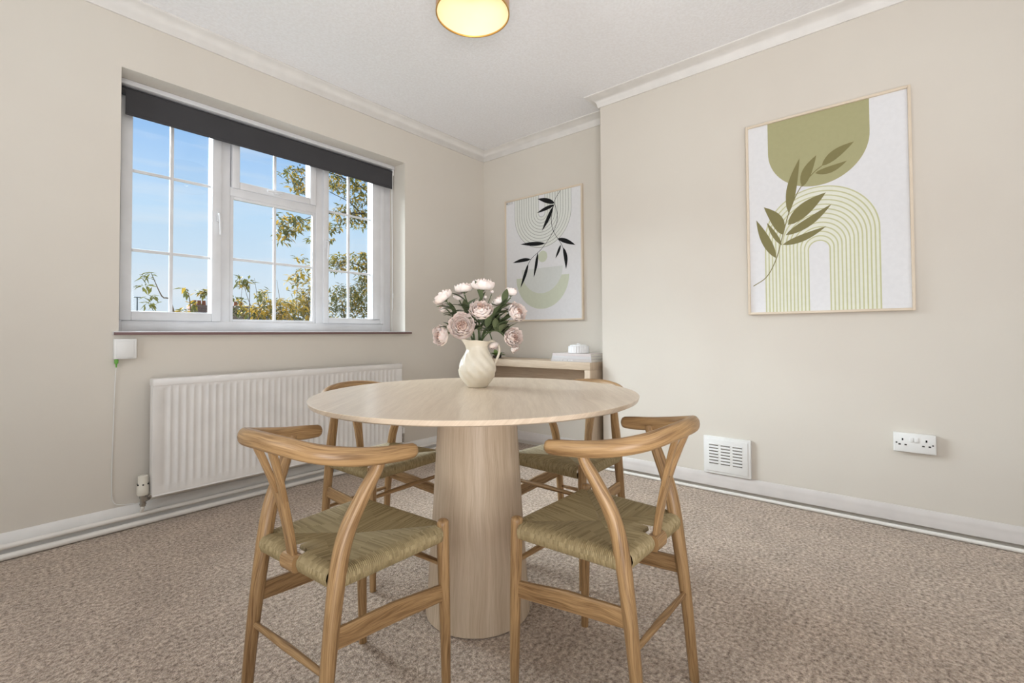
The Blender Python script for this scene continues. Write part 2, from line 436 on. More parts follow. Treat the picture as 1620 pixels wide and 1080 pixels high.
# ------------------------------------------------------------------ window 1
YF = 3.09                                 # front face of frame
win = bpy.data.objects.new('window_1', None); COL.objects.link(win); win.location = (WX0, YF, WZ0); struct(win)
wp = lambda o: (setattr(o, 'location', (-WX0, -YF, -WZ0)), o)[1]
FB, FT = 0.945, WZ1
def rectframe(name, x0, x1, z0, z1, w, y0, y1, m, parent, bev=0.004, wb=None):
    b = B(); wb = wb or w
    box(b, (x0, y0, z0), (x0+w, y1, z1), bev); box(b, (x1-w, y0, z0), (x1, y1, z1), bev)
    box(b, (x0+w-0.001, y0, z0), (x1-w+0.001, y1, z0+wb), bev); box(b, (x0+w-0.001, y0, z1-w), (x1-w+0.001, y1, z1), bev)
    return obj(name, b, m, parent)
frm = B()
box(frm, (WX0, YF, FB), (WX0+0.045, YF+0.07, FT), 0.003); box(frm, (WX1-0.075, YF, FB), (WX1, YF+0.07, FT), 0.003)
box(frm, (WX0+0.044, YF, FB), (WX1-0.074, YF+0.07, 1.004), 0.003); box(frm, (WX0+0.044, YF, FT-0.06), (WX1-0.074, YF+0.07, FT), 0.003)
fr = wp(obj('window_frame', frm, UPVC, win))
m1 = B(); box(m1, (1.030, YF+0.002, 1.0), (1.085, YF+0.07, FT-0.055), 0.004); m1 = wp(obj('mullion', m1, UPVC, win))
m2 = B(); box(m2, (1.622, YF+0.002, 1.0), (1.675, YF+0.07, FT-0.055), 0.004); m2 = wp(obj('mullion', m2, UPVC, win))
tr = B(); box(tr, (1.084, YF+0.002, 1.765), (1.623, YF+0.07, 1.820), 0.004); tr = wp(obj('transom', tr, UPVC, win))
SY0, SY1 = YF-0.014, YF+0.055
def sash(x0, x1, z0, z1, w, name='sash', y0=SY0):
    o = rectframe(name, x0, x1, z0, z1, w, y0, SY1, UPVC, win, 0.006); wp(o); return o
def pane(x0, x1, z0, z1, vs, hs, yb):
    b = B(); box(b, (x0-0.006, YF+0.030, z0-0.006), (x1+0.006, YF+0.034, z1+0.006)); wp(obj('pane', b, GLASS, win, flat=True))
    for x in vs:
        b = B(); box(b, (x-0.009, yb, z0), (x+0.009, YF+0.030, z1), 0.004); wp(obj('glazing_bar', b, UPVC, win))
    for z in hs:
        b = B(); box(b, (x0, yb+0.001, z-0.008), (x1, YF+0.030, z+0.008), 0.004); wp(obj('glazing_bar', b, UPVC, win))
GL1, GL2, GL3 = (0.616, 0.985), (1.107, 1.607), (1.711, 2.065)
GT = FT-0.115
sash(0.566, 1.034, 1.004, FT-0.045, 0.050); pane(GL1[0], GL1[1], 1.054, GT, [0.795], [1.377, 1.798], YF+0.016)
sash(1.671, 2.170, 1.004, FT-0.045, 0.040); 
b = B(); box(b, (2.064, SY0, 1.03), (2.14, SY1, GT+0.03), 0.004); wp(obj('sash_stile', b, UPVC, win))
pane(GL3[0], GL3[1], 1.044, GT, [1.882], [1.381, 1.800], YF+0.016)
bd = rectframe('glazing_bead', 1.086, 1.621, 1.000, 1.768, 0.020, YF+0.008, YF+0.03, UPVC, win, 0.003); wp(bd)
pane(GL2[0], GL2[1], 1.018, 1.750, [1.354], [1.386], YF+0.016)
sash(1.090, 1.618, 1.812, FT-0.045, 0.044); pane(1.134, 1.574, 1.856, GT, [1.354], [], YF+0.016)
def handle(x, z, horiz=False, flip=1):
    b = B()
    if not horiz:
        box(b, (x-0.010, SY0-0.010, z-0.03), (x+0.010, SY0, z+0.03), 0.004)
        tube(b, catmull([(x, SY0-0.008, z+0.012), (x, SY0-0.030, z+0.008), (x+0.003*flip, SY0-0.034, z-0.05), (x+0.006*flip, SY0-0.030, z-0.11)], 4), [(0.007, 0.006)]*13, 8)
    else:
        box(b, (x-0.03, SY0-0.010, z-0.010), (x+0.03, SY0, z+0.010), 0.004)
        tube(b, catmull([(x, SY0-0.008, z), (x+0.01, SY0-0.03, z), (x-0.05, SY0-0.034, z-0.004), (x-0.08, SY0-0.03, z-0.006)], 4), [(0.007, 0.006)]*13, 8)
    wp(obj('window_handle', b, UPVC, win))
handle(1.014, 1.62); handle(1.690, 1.56, flip=-1); handle(1.36, 1.835, True)

# roller blind
bl = thing('roller_blind', 'charcoal roller blind pulled a little way down over the top of the window', 'blind', (WX0, 3.055, 2.238))
bp_ = lambda o: (setattr(o, 'location', (-WX0, -3.055, -2.238)), o)[1]
b = B(); box(b, (0.548, 3.022, 2.212), (2.226, 3.080, 2.2365), 0.002); bp_(obj('head_rail', b, UPVC, bl))
b = B(); tube(b, [(0.556, 3.058, 2.186), (2.220, 3.058, 2.186)], 0.021, 20); bp_(obj('roller_tube', b, BLIND, bl))
b = B(); box(b, (0.575, 3.0365, 2.070), (2.212, 3.0375, 2.190)); box(b, (0.575, 3.0335, 2.058), (2.212, 3.0405, 2.074), 0.003); bp_(obj('blind_fabric', b, BLIND, bl))
for x in (0.545, 2.221):
    b = B(); box(b, (x, 3.036, 2.168), (x+0.008, 3.078, 2.224), 0.002); bp_(obj('bracket', b, PLASTIC, bl))
b = B()
ch = [(2.216, 3.036, 2.19), (2.216, 3.034, 1.6), (2.216, 3.034, 1.13), (2.218, 3.040, 1.112), (2.220, 3.046, 1.13), (2.220, 3.046, 1.6), (2.220, 3.058, 2.19)]
tube(b, ch, 0.0022, 6); bp_(obj('pull_chain', b, PLASTIC, bl))
b = B(); box(b, (2.212, 3.032, 1.205), (2.222, 3.042, 1.245), 0.003); bp_(obj('chain_connector', b, PLASTIC, bl))
b = B(); tube(b, [(2.218, 3.046, 1.12), (2.218, 3.046, 0.95)], 0.0015, 6); bp_(obj('chain_tail', b, PLASTIC, bl))

# ------------------------------------------------------------------ radiator, pipes, socket box
RX0, RX1, RZ0, RZ1, RY = 0.649, 2.126, 0.143, 0.712, 2.800
rad = thing('radiator', 'long white ribbed panel radiator on the wall below the window', 'radiator', (RX0, RY, RZ0))
rd = lambda o: (setattr(o, 'location', (-RX0, -RY, -RZ0)), o)[1]
b = B(); uvl = b.loops.layers.uv.verify()
pitch = 0.0335; nr = int((RX1-RX0-0.05)/pitch); xs = [(RX0, 0.0)]; xo = RX0+(RX1-RX0-nr*pitch)/2
for i in range(nr):
    x = xo+i*pitch
    xs += [(x+0.003, 0.0), (x+0.008, 0.006), (x+0.0255, 0.006), (x+0.0305, 0.0)]
xs += [(RX1, 0.0)]
rows = [(RZ0, 0), (RZ0+0.042, 0), (RZ0+0.056, 1), (0.655, 1), (0.668, 0), (0.690, 0)]
V = [[b.verts.new((x, RY+d*k, z)) for x, d in xs] for z, k in rows]
for i in range(len(rows)-1):
    for j in range(len(xs)-1): b.faces.new((V[i][j], V[i][j+1], V[i+1][j+1], V[i+1][j]))
rd(obj('front_panel', b, RADM, rad, ang=60, fixn=False))
b = B(); box(b, (RX0, RY+0.009, RZ0), (RX1, RY+0.018, 0.69), 0.002); box(b, (RX0-0.001, RY+0.002, RZ0+0.005), (RX0+0.004, RY+0.052, 0.686), 0.002); box(b, (RX1-0.004, RY+0.002, RZ0+0.005), (RX1+0.001, RY+0.052, 0.686), 0.002)
rd(obj('body', b, RADM, rad))
b = B(); box(b, (RX0-0.003, RY-0.004, 0.676), (RX1+0.003, RY+0.060, RZ1), 0.006); rd(obj('top_cover', b, RADM, rad))
b = B(); box(b, (RX0, RY-0.003, RZ0-0.002), (RX1, RY+0.016, RZ0+0.006), 0.003); rd(obj('bottom_edge', b, RADM, rad))
for x in (0.95, 1.85):
    for z in (0.30, 0.60):
        b = B(); box(b, (x, RY+0.02, z), (x+0.03, YA-0.001, z+0.035), 0.002); rd(obj('bracket', b, CHROME, rad))
# thermostatic valve
tv = B(); cx, cy_ = 0.622, 2.845
lathe(tv, [(0.0, 0.246), (0.018, 0.246), (0.0205, 0.243), (0.0205, 0.205), (0.023, 0.200), (0.0245, 0.180), (0.0245, 0.160), (0.021, 0.152), (0.0, 0.152)], 20)
bmesh.ops.translate(tv, verts=tv.verts[:], vec=(cx, cy_, 0))
v = rd(obj('thermostat_head', tv, CREAMP, rad, ang=30)); v['label'] = 'cream thermostat head on the left radiator valve'
b = B()
for a in range(0, 360, 60):
    t = math.radians(a+20); x, y = cx+0.0225*math.cos(t), cy_+0.0225*math.sin(t); box(b, (x-0.003, y-0.003, 0.202), (x+0.003, y+0.003, 0.207))
g = obj('grip_slot', b, DARKH, v)
b = B(); tube(b, [(cx, cy_, 0.153), (cx, cy_, 0.138)], 0.015, 12); tube(b, [(cx, cy_, 0.14), (cx, cy_, 0.098)], 0.0115, 12); tube(b, [(cx, cy_, 0.105), (cx, cy_, 0.112)], 0.014, 6)
tube(b, [(cx, cy_, 0.165-0.04), (RX0+0.012, RY+0.03, 0.165-0.012)], 0.009, 10); tube(b, [(cx+0.008, cy_-0.005, 0.129), (cx+0.018, cy_-0.018, 0.139)], 0.013, 6)
rd(obj('valve_body', b, CHROME, rad))
b = B(); tube(b, catmull([(cx, cy_, 0.10), (cx, cy_, 0.085), (cx, cy_+0.02, 0.070), (cx, cy_+0.03, 0.060)], 4), 0.0075, 10); rd(obj('tail_pipe', b, PIPE, rad))
b = B(); lx, ly = 2.165, 2.845
lathe(b, [(0, 0.235), (0.014, 0.235), (0.015, 0.195), (0, 0.195)], 14); bmesh.ops.translate(b, verts=b.verts[:], vec=(lx, ly, 0)); lv = rd(obj('valve_cap', b, PLASTIC, rad))
b = B(); tube(b, [(lx, ly, 0.196), (lx, ly, 0.130)], 0.0115, 12); tube(b, [(lx, ly, 0.165), (RX1-0.006, RY+0.03, 0.165)], 0.009, 10); tube(b, [(lx, ly, 0.175), (lx, ly, 0.186)], 0.014, 6)
rd(obj('valve_body', b, CHROME, rad)); 
b = B(); tube(b, [(lx, ly, 0.132), (lx, ly, 0.06)], 0.0075, 10); rd(obj('tail_pipe', b, PIPE, rad))

b = B(); tube(b, [(X0+0.02, YA-0.036, 0.054), (XB-0.03, YA-0.036, 0.054)], 0.011, 14)
tag(obj('heating_pipe', b, PIPE), 'upper white heating pipe clipped along the skirting under the radiator', 'pipe')
b = B(); tube(b, [(X0+0.02, YA-0.046, 0.0145), (XB-0.03, YA-0.046, 0.0145)], 0.0135, 14)
tag(obj('heating_pipe', b, PIPE), 'lower white heating pipe lying on the carpet edge under the radiator', 'pipe')
b = B(); tube(b, [(XC-0.034, YC1+0.01, 0.0095), (XC-0.034, YC0-0.01, 0.0095)], 0.0095, 12)
tag(obj('heating_pipe', b, PIPE), 'thin white pipe along the foot of the right wall under the large picture', 'pipe')

sb = thing('socket_box', 'small square white socket box on the wall just under the left end of the sill', 'socket', (0.513, YA, 0.812))
b = B(); box(b, (0, -0.030, 0), (0.0865, 0, 0.097), 0.004); obj('box', b, PLASTIC, sb)
b = B(); box(b, (0.008, -0.032, 0.006), (0.075, -0.0295, 0.088), 0.002); obj('cover', b, PLASTIC, sb)
b = B(); box(b, (0.016, -0.0335, 0.083), (0.060, -0.0315, 0.086), 0.0006); obj('latch', b, PLASTIC, sb)
b = B(); box(b, (0.004, -0.020, -0.022), (0.019, -0.006, 0.0), 0.003); tube(b, [(0.0115, -0.013, -0.020), (0.0115, -0.013, -0.040)], [0.004, 0.0028], 8); pl = obj('plug', b, GREENP, sb); pl['label'] = 'bright green plug under the socket box'
b = B(); tube(b, catmull([(0.5245, YA-0.013, 0.775), (0.522, YA-0.006, 0.70), (0.517, YA-0.004, 0.45), (0.514, YA-0.004, 0.22), (0.520, YA-0.006, 0.135), (0.55, YA-0.010, 0.113), (0.60, YA-0.010, 0.106)], 6), 0.0016, 6)
tag(obj('phone_cable', b, PLASTIC), 'thin pale cable hanging from the green plug down to the skirting', 'cable')

# double socket and vent on the right wall
ds = thing('double_socket', 'white double wall socket low on the right wall under the large picture', 'socket', (XC, 0.033, 0.359))
b = B(); box(b, (-0.022, -0.152, 0), (0, 0, 0.088), 0.003); obj('back_box', b, PLASTIC, ds)
b = B(); box(b, (-0.027, -0.150, 0.002), (-0.020, -0.002, 0.086), 0.003); obj('face_plate', b, PLASTIC, ds)
for y in (-0.066, -0.083):
    b = B(); box(b, (-0.032, y-0.007, 0.050), (-0.026, y+0.007, 0.072), 0.002); obj('rocker_switch', b, PLASTIC, ds)
def hole(y, z, w, h, par, name='socket_hole', t=0.0272):
    b = B(); box(b, (-t-0.0003, y-w/2, z-h/2), (-t+0.002, y+w/2, z+h/2), 0.0003); return obj(name, b, DARKH, par)
for y0 in (-0.034, -0.118):
    hole(y0, 0.060, 0.006, 0.010, ds); hole(y0-0.011, 0.036, 0.009, 0.006, ds); hole(y0+0.011, 0.036, 0.009, 0.006, ds)
for y in (-0.012, -0.140): hole(y, 0.043, 0.006, 0.006, ds, 'screw')

SLOTM = mat('slot_grey', srgb(120, 118, 112), 0.8, 0.1)
vt = thing('wall_vent', 'square white slotted air vent above the skirting on the right wall', 'vent', (XC, 0.906, 0.103))
b = B(); box(b, (-0.020, -0.255, 0), (0, 0, 0.214), 0.004); obj('body', b, PLASTIC, vt)
b = B(); box(b, (-0.024, -0.240, 0.014), (-0.018, -0.012, 0.200), 0.003); obj('grille_plate', b, PLASTIC, vt)
for c in range(3):
    for r in range(7):
        y = -0.058-c*0.064; z = 0.060+r*0.0175
        b = B(); box(b, (-0.0246, y-0.025, z-0.0026), (-0.0225, y+0.025, z+0.0026), 0.0006); obj('slot', b, SLOTM, vt)
        b = B()
        poly(b, [(-0.0245, y-0.025, z+0.0026), (-0.0245, y+0.025, z+0.0026), (-0.0275, y+0.025, z+0.0062), (-0.0275, y-0.025, z+0.0062)])
        poly(b, [(-0.0245, y-0.025, z+0.0098), (-0.0245, y+0.025, z+0.0098), (-0.0275, y+0.025, z+0.0062), (-0.0275, y-0.025, z+0.0062)])
        obj('louvre', b, PLASTIC, vt, flat=True, fixn=False)

# ------------------------------------------------------------------ pictures
def leaf_pts(b, t, w, n=9, skew=0.15):
    bx, by = b; tx, ty = t; dx, dy = tx-bx, ty-by; L = math.hypot(dx, dy); ux, uy = dx/L, dy/L; nx, ny = -uy, ux
    top, bot = [], []
    for i in range(n+1):
        s = i/n; h = w/2*(math.sin(PI*s**0.8))**0.9 if 0 < s < 1 else 0; c = w*skew*math.sin(PI*s)
        top.append((bx+ux*L*s+nx*(h+c), by+uy*L*s+ny*(h+c))); bot.append((bx+ux*L*s+nx*(c-h), by+uy*L*s+ny*(c-h)))
    return top+bot[-2:0:-1]
def stroke(P, w):
    Q = catmull([(x, y, 0) for x, y in P], 6) if len(P) > 2 else [Vector((*p, 0)) for p in P]
    A, Bq = [], []
    for i, p in enumerate(Q):
        t = (Q[min(i+1, len(Q)-1)]-Q[max(i-1, 0)]).normalized(); n = Vector((-t.y, t.x, 0))*w/2
        A.append((p+n)[:2]); Bq.append((p-n)[:2])
    return A, Bq
class Print:
    """flat ink shapes on a sheet in picture coordinates (u to the right, v up)"""
    def __init__(s): s.b = B()
    def P(s, u, v, k): return s.b.verts.new((-k*0.00015, -u, v))
    def poly(s, pts, mi, k):
        f = s.b.faces.new([s.P(u, v, k) for u, v in pts]); f.material_index = mi
    def strip(s, A, Bq, mi, k):
        a = [s.P(*p, k) for p in A]; c = [s.P(*p, k) for p in Bq]
        for i in range(len(a)-1):
            f = s.b.faces.new((a[i], a[i+1], c[i+1], c[i])); f.material_index = mi
    def fan(s, c, pts, mi, k):
        o = s.P(*c, k); v = [s.P(*p, k) for p in pts]
        for i in range(len(v)-1):
            f = s.b.faces.new((o, v[i], v[i+1])); f.material_index = mi
def picture(name, label, loc, w, h, fwid, dep, printer, mats):
    t = thing(name, label, 'picture', loc)
    for lo, hi in (((-dep, -fwid, 0), (0, 0, h)), ((-dep, -w, 0), (0, -w+fwid, h)), ((-dep, -w+fwid, 0), (0, -fwid, fwid)), ((-dep, -w+fwid, h-fwid), (0, -fwid, h))):
        b = B(); box(b, lo, hi, 0.0012); obj('frame_rail', b, FRAMEW, t)
    b = B(); box(b, (-dep*0.55, -w+fwid*0.6, fwid*0.6), (-0.002, -fwid*0.6, h-fwid*0.6)); obj('backing', b, mats[0], t)
    pr = Print(); printer(pr); bmesh.ops.translate(pr.b, verts=pr.b.verts[:], vec=(-dep*0.55, 0, 0))
    for f in pr.b.faces: pass
    bmesh.ops.recalc_face_normals(pr.b, faces=pr.b.faces[:])
    o = obj('print', pr.b, mats, t, flat=True, fixn=False)
    return t
def ink(name, c): return mat(name, c, 0.7, 0.2, noise=(50, tuple(x*0.97 for x in c[:3])+(1,), 3))
PAPER = ink('print_paper', srgb(228, 227, 228))
I_BLOB, I_LEAF, I_ARCH, I_PALE = ink('ink_sage', srgb(172, 168, 128)), ink('ink_olive', srgb(132, 125, 84)), ink('ink_arch', srgb(200, 199, 158)), ink('ink_pale', srgb(229, 229, 215))
I_BLACK, I_LINE, I_GREY, I_GREEN, I_UPALE = ink('ink_black', srgb(22, 22, 24)), ink('ink_line', srgb(140, 140, 132)), ink('ink_grey', srgb(214, 216, 212)), ink('ink_lightgreen', srgb(206, 210, 190)), ink('ink_upale', srgb(225, 226, 220))
def arc(c, r, a0, a1, n=28): return [(c[0]+r*math.cos(math.radians(a0+(a1-a0)*i/n)), c[1]+r*math.sin(math.radians(a0+(a1-a0)*i/n))) for i in range(n+1)]
def print_large(p):
    W_, H_ = 0.71, 1.056
    p.poly([(0.008, 0.008), (W_-0.008, 0.008), (W_-0.008, H_-0.008), (0.008, H_-0.008)], 0, 1)
    ctr, r = (0.332, 0.8825), 0.2225
    pts = [(0.1095, H_-0.010)]+arc(ctr, r, 180, 360, 40)+[(0.5545, H_-0.010)]
    p.fan(ctr, pts+[pts[0]], 1, 2)
    cx = 0.337
    def arch(r, z): return [(cx-r, 0.012)]+arc((cx, z), r, 180, 0, 36)+[(cx+r, 0.012)]
    zc = lambda i: 0.405-i*(0.405-0.3275)/12
    for i in range(12):
        r1, r2 = 0.2475-i*0.01667, 0.2475-(i+1)*0.01667
        p.strip(arch(r1, zc(i)), arch(r2, zc(i+1)), 4, 2.2)
    for i in range(13):
        r = 0.2475-i*0.01667; p.strip(arch(r+0.0031, zc(i)), arch(r-0.0031, zc(i)), 3, 3)
    A, Q = stroke([(0.026, 0.159), (0.093, 0.206), (0.14, 0.297), (0.17, 0.408), (0.205, 0.541), (0.255, 0.657), (0.319, 0.73), (0.356, 0.758)], 0.0045); p.strip(A, Q, 2, 4)
    for (b, t, w), sk in zip((((0.14, 0.304), (0.046, 0.525), 0.045), ((0.169, 0.37), (0.098, 0.504), 0.024), ((0.176, 0.426), (0.085, 0.591), 0.058), ((0.203, 0.539), (0.258, 0.821), 0.046), ((0.268, 0.667), (0.333, 0.819), 0.046), ((0.356, 0.758), (0.492, 0.848), 0.046), ((0.326, 0.726), (0.462, 0.759), 0.035), ((0.199, 0.476), (0.371, 0.617), 0.066), ((0.187, 0.422), (0.394, 0.553), 0.043), ((0.172, 0.372), (0.37, 0.443), 0.037)), (.1, .1, -.25, .2, .2, .15, -.3, .1, -.25, -.2)):
        p.poly(leaf_pts(b, t, w, 10, sk), 2, 5)
def print_small(p):
    W_, H_ = 0.780, 1.048
    p.poly([(0.008, 0.008), (W_-0.008, 0.008), (W_-0.008, H_-0.008), (0.008, H_-0.008)], 0, 1)
    c = (0.392, 0.886)
    U = lambda r: [(c[0]-r, H_-0.012)]+arc(c, r, 180, 360, 36)+[(c[0]+r, H_-0.012)]
    p.strip(U(0.284), U(0.0325), 5, 1.5)
    for i in range(11):
        r = 0.284-i*0.02515; p.strip(U(r+0.0016), U(r-0.0016), 2, 2)
    for u in (0.018, 0.030, 0.040, 0.052, 0.064, 0.076): p.poly([(u, H_-0.035), (u+0.003, H_-0.035), (u+0.003, H_-0.010), (u, H_-0.010)], 2, 2)
    p.poly([(0.010, H_-0.026), (0.028, H_-0.026), (0.028, H_-0.018), (0.010, H_-0.018)], 2, 2.4)
    p.fan((0.398, 0.527), arc((0.398, 0.527), 0.047, 0, 360, 32), 4, 2)
    p.fan((0.387, 0.363), arc((0.387, 0.363), 0.265, 180, 360, 40)+[(0.122, 0.363)], 4, 2.4)
    p.fan((0.385, 0.434), arc((0.385, 0.434), 0.208, 180, 360, 40)+[(0.177, 0.434)], 3, 3)
    for P_ in ([(0.578, 1.036), (0.529, 0.979), (0.51, 0.923), (0.489, 0.856), (0.491, 0.772), (0.519, 0.697), (0.588, 0.594), (0.621, 0.485)], [(0.521, 0.939), (0.544, 0.858), (0.534, 0.765), (0.476, 0.679), (0.387, 0.589), (0.278, 0.516), (0.226, 0.429), (0.186, 0.333)]):
        A, Q = stroke(P_, 0.004); p.strip(A, Q, 1, 4)
    for (b, t, w), sk in zip((((0.522, 0.943), (0.351, 1.009), 0.040), ((0.520, 0.93), (0.342, 0.892), 0.030), ((0.507, 0.920), (0.393, 0.736), 0.034), ((0.547, 0.654), (0.712, 0.582), 0.036), ((0.577, 0.601), (0.524, 0.496), 0.022), ((0.601, 0.575), (0.624, 0.402), 0.034), ((0.424, 0.63), (0.168, 0.655), 0.034), ((0.278, 0.516), (0.083, 0.505), 0.031), ((0.35, 0.563), (0.306, 0.361), 0.028), ((0.25, 0.482), (0.165, 0.285), 0.030)), (-.1, -.1, .1, .1, .1, .3, 0, -.2, .1, .1)):
        p.poly(leaf_pts(b, t, w, 10, sk), 1, 5)
picture('framed_print', 'large framed print of a sage blob, arch lines and olive leaves on the right wall', (XC, 0.650, 1.020), 0.710, 1.056, 0.012, 0.026, print_large, [PAPER, I_BLOB, I_LEAF, I_ARCH, I_PALE])
picture('framed_print', 'smaller framed print with black leaf sprig and green half moon in the corner alcove', (XB, 2.640, 1.028), 0.780, 1.048, 0.012, 0.022, print_small, [PAPER, I_BLACK, I_LINE, I_GREY, I_GREEN, I_UPALE])

# ------------------------------------------------------------------ pendant lamp
PX, PY, PZ = 1.367, 1.329, 2.237
SHADE_IN = mat('shade_lining', srgb(255, 236, 206), 0.6, 0.3)
SHADE_OUT = mat('shade_copper', srgb(196, 150, 118), 0.45, 0.5)
GOLD = mat('shade_rim_gold', srgb(205, 165, 90), 0.35, 0.5, metal=0.6)
BULB = emit('lit_bulb', (1.0, 0.90, 0.74, 1), 4)
pn = thing('pendant_lamp', 'lit drum pendant lamp with warm glowing lining hanging from the ceiling', 'lamp', (PX, PY, PZ))
b = B(); lathe(b, [(0.147, 0.0), (0.147, 0.20), (0.141, 0.215), (0.02, 0.222)], 64); obj('shade_lining', b, SHADE_IN, pn, fixn=False)
b = B(); lathe(b, [(0.150, 0.0), (0.150, 0.205), (0.143, 0.220), (0.02, 0.227)], 64); obj('shade', b, SHADE_OUT, pn)
b = B(); lathe(b, [(0.1462, 0.0), (0.1462, -0.003), (0.1512, -0.003), (0.1512, 0.003), (0.1462, 0.003), (0.1462, 0.0)], 64); obj('shade_rim', b, GOLD, pn)
b = B(); lathe(b, [(0, 0.070), (0.014, 0.072), (0.026, 0.085), (0.030, 0.103), (0.026, 0.122), (0.015, 0.140), (0.013, 0.155), (0, 0.155)], 20); obj('bulb', b, BULB, pn)
b = B(); lathe(b, [(0, 0.150), (0.018, 0.150), (0.018, 0.226), (0.006, 0.240), (0, 0.240)], 16); obj('lamp_holder', b, PLASTIC, pn)
b = B(); tube(b, [(0, 0, 0.235), (0, 0, ZT-PZ)], 0.003, 8); obj('flex', b, PLASTIC, pn)
b = B(); lathe(b, [(0, ZT-PZ-0.03), (0.02, ZT-PZ-0.03), (0.045, ZT-PZ-0.004), (0.045, ZT-PZ), (0, ZT-PZ)], 24); obj('ceiling_rose', b, PLASTIC, pn)
lamp('pendant_light', 'POINT', (PX, PY, PZ+0.06), 0.24, (1.0, 0.84, 0.64), 0.03)

# added light panel behind the camera, tilted up to brighten the ceiling
ul = thing('added_light_panel', 'added flat square fill light panel on a low stand, unseen behind the camera, tilted at the ceiling', 'lamp', (LPX, LPY, 0))
R_ = (Vector(LAIM)-Vector((LPX, LPY, LPZ))).to_track_quat('Z', 'Y').to_matrix().to_4x4()
T_ = Matrix.Translation((0, 0, LPZ)) @ R_
b = B(); box(b, (-0.47, -0.47, -0.045), (0.47, 0.47, -0.006), 0.006); bmesh.ops.transform(b, matrix=T_, verts=b.verts[:]); obj('housing', b, CHROME, ul)
b = B(); tube(b, [(0, 0, 0.02), (0, 0, LPZ-0.03)], 0.014, 10); obj('pole', b, CHROME, ul)
for k in range(3):
    a = 2*PI*k/3; b = B(); tube(b, [(0, 0, 0.12), (0.28*math.cos(a), 0.28*math.sin(a), 0.01)], 0.010, 8); obj('leg', b, CHROME, ul)

# ------------------------------------------------------------------ table
TX, TY, TZ, TR = 1.162, 1.116, 0.724, 0.535
tb = thing('dining_table', 'round pale wood dining table on a wide tapering pedestal', 'table', (TX, TY, 0))
b = B(); lathe(b, [(0, TZ-0.017), (TR-0.012, TZ-0.017), (TR-0.004, TZ-0.013), (TR-0.0008, TZ-0.004), (TR, TZ-0.001), (TR-0.001, TZ), (0, TZ)], 128)
for f in b.faces:
    ul = b.loops.layers.uv.active
    for lp in f.loops:
        c = lp.vert.co; a = math.radians(-40)
        lp[ul].uv = (c.x*math.sin(a)+c.y*math.cos(a)+c.z, c.x*math.cos(a)-c.y*math.sin(a))
obj('table_top', b, TABW, tb, ang=40)
b = B(); lathe(b, [(0, 0.0), (0.170, 0.0), (0.175, 0.004), (0.172, 0.02), (0.150, 0.35), (0.130, TZ-0.017), (0, TZ-0.017)], 96); obj('pedestal', b, PEDW, tb, ang=40)

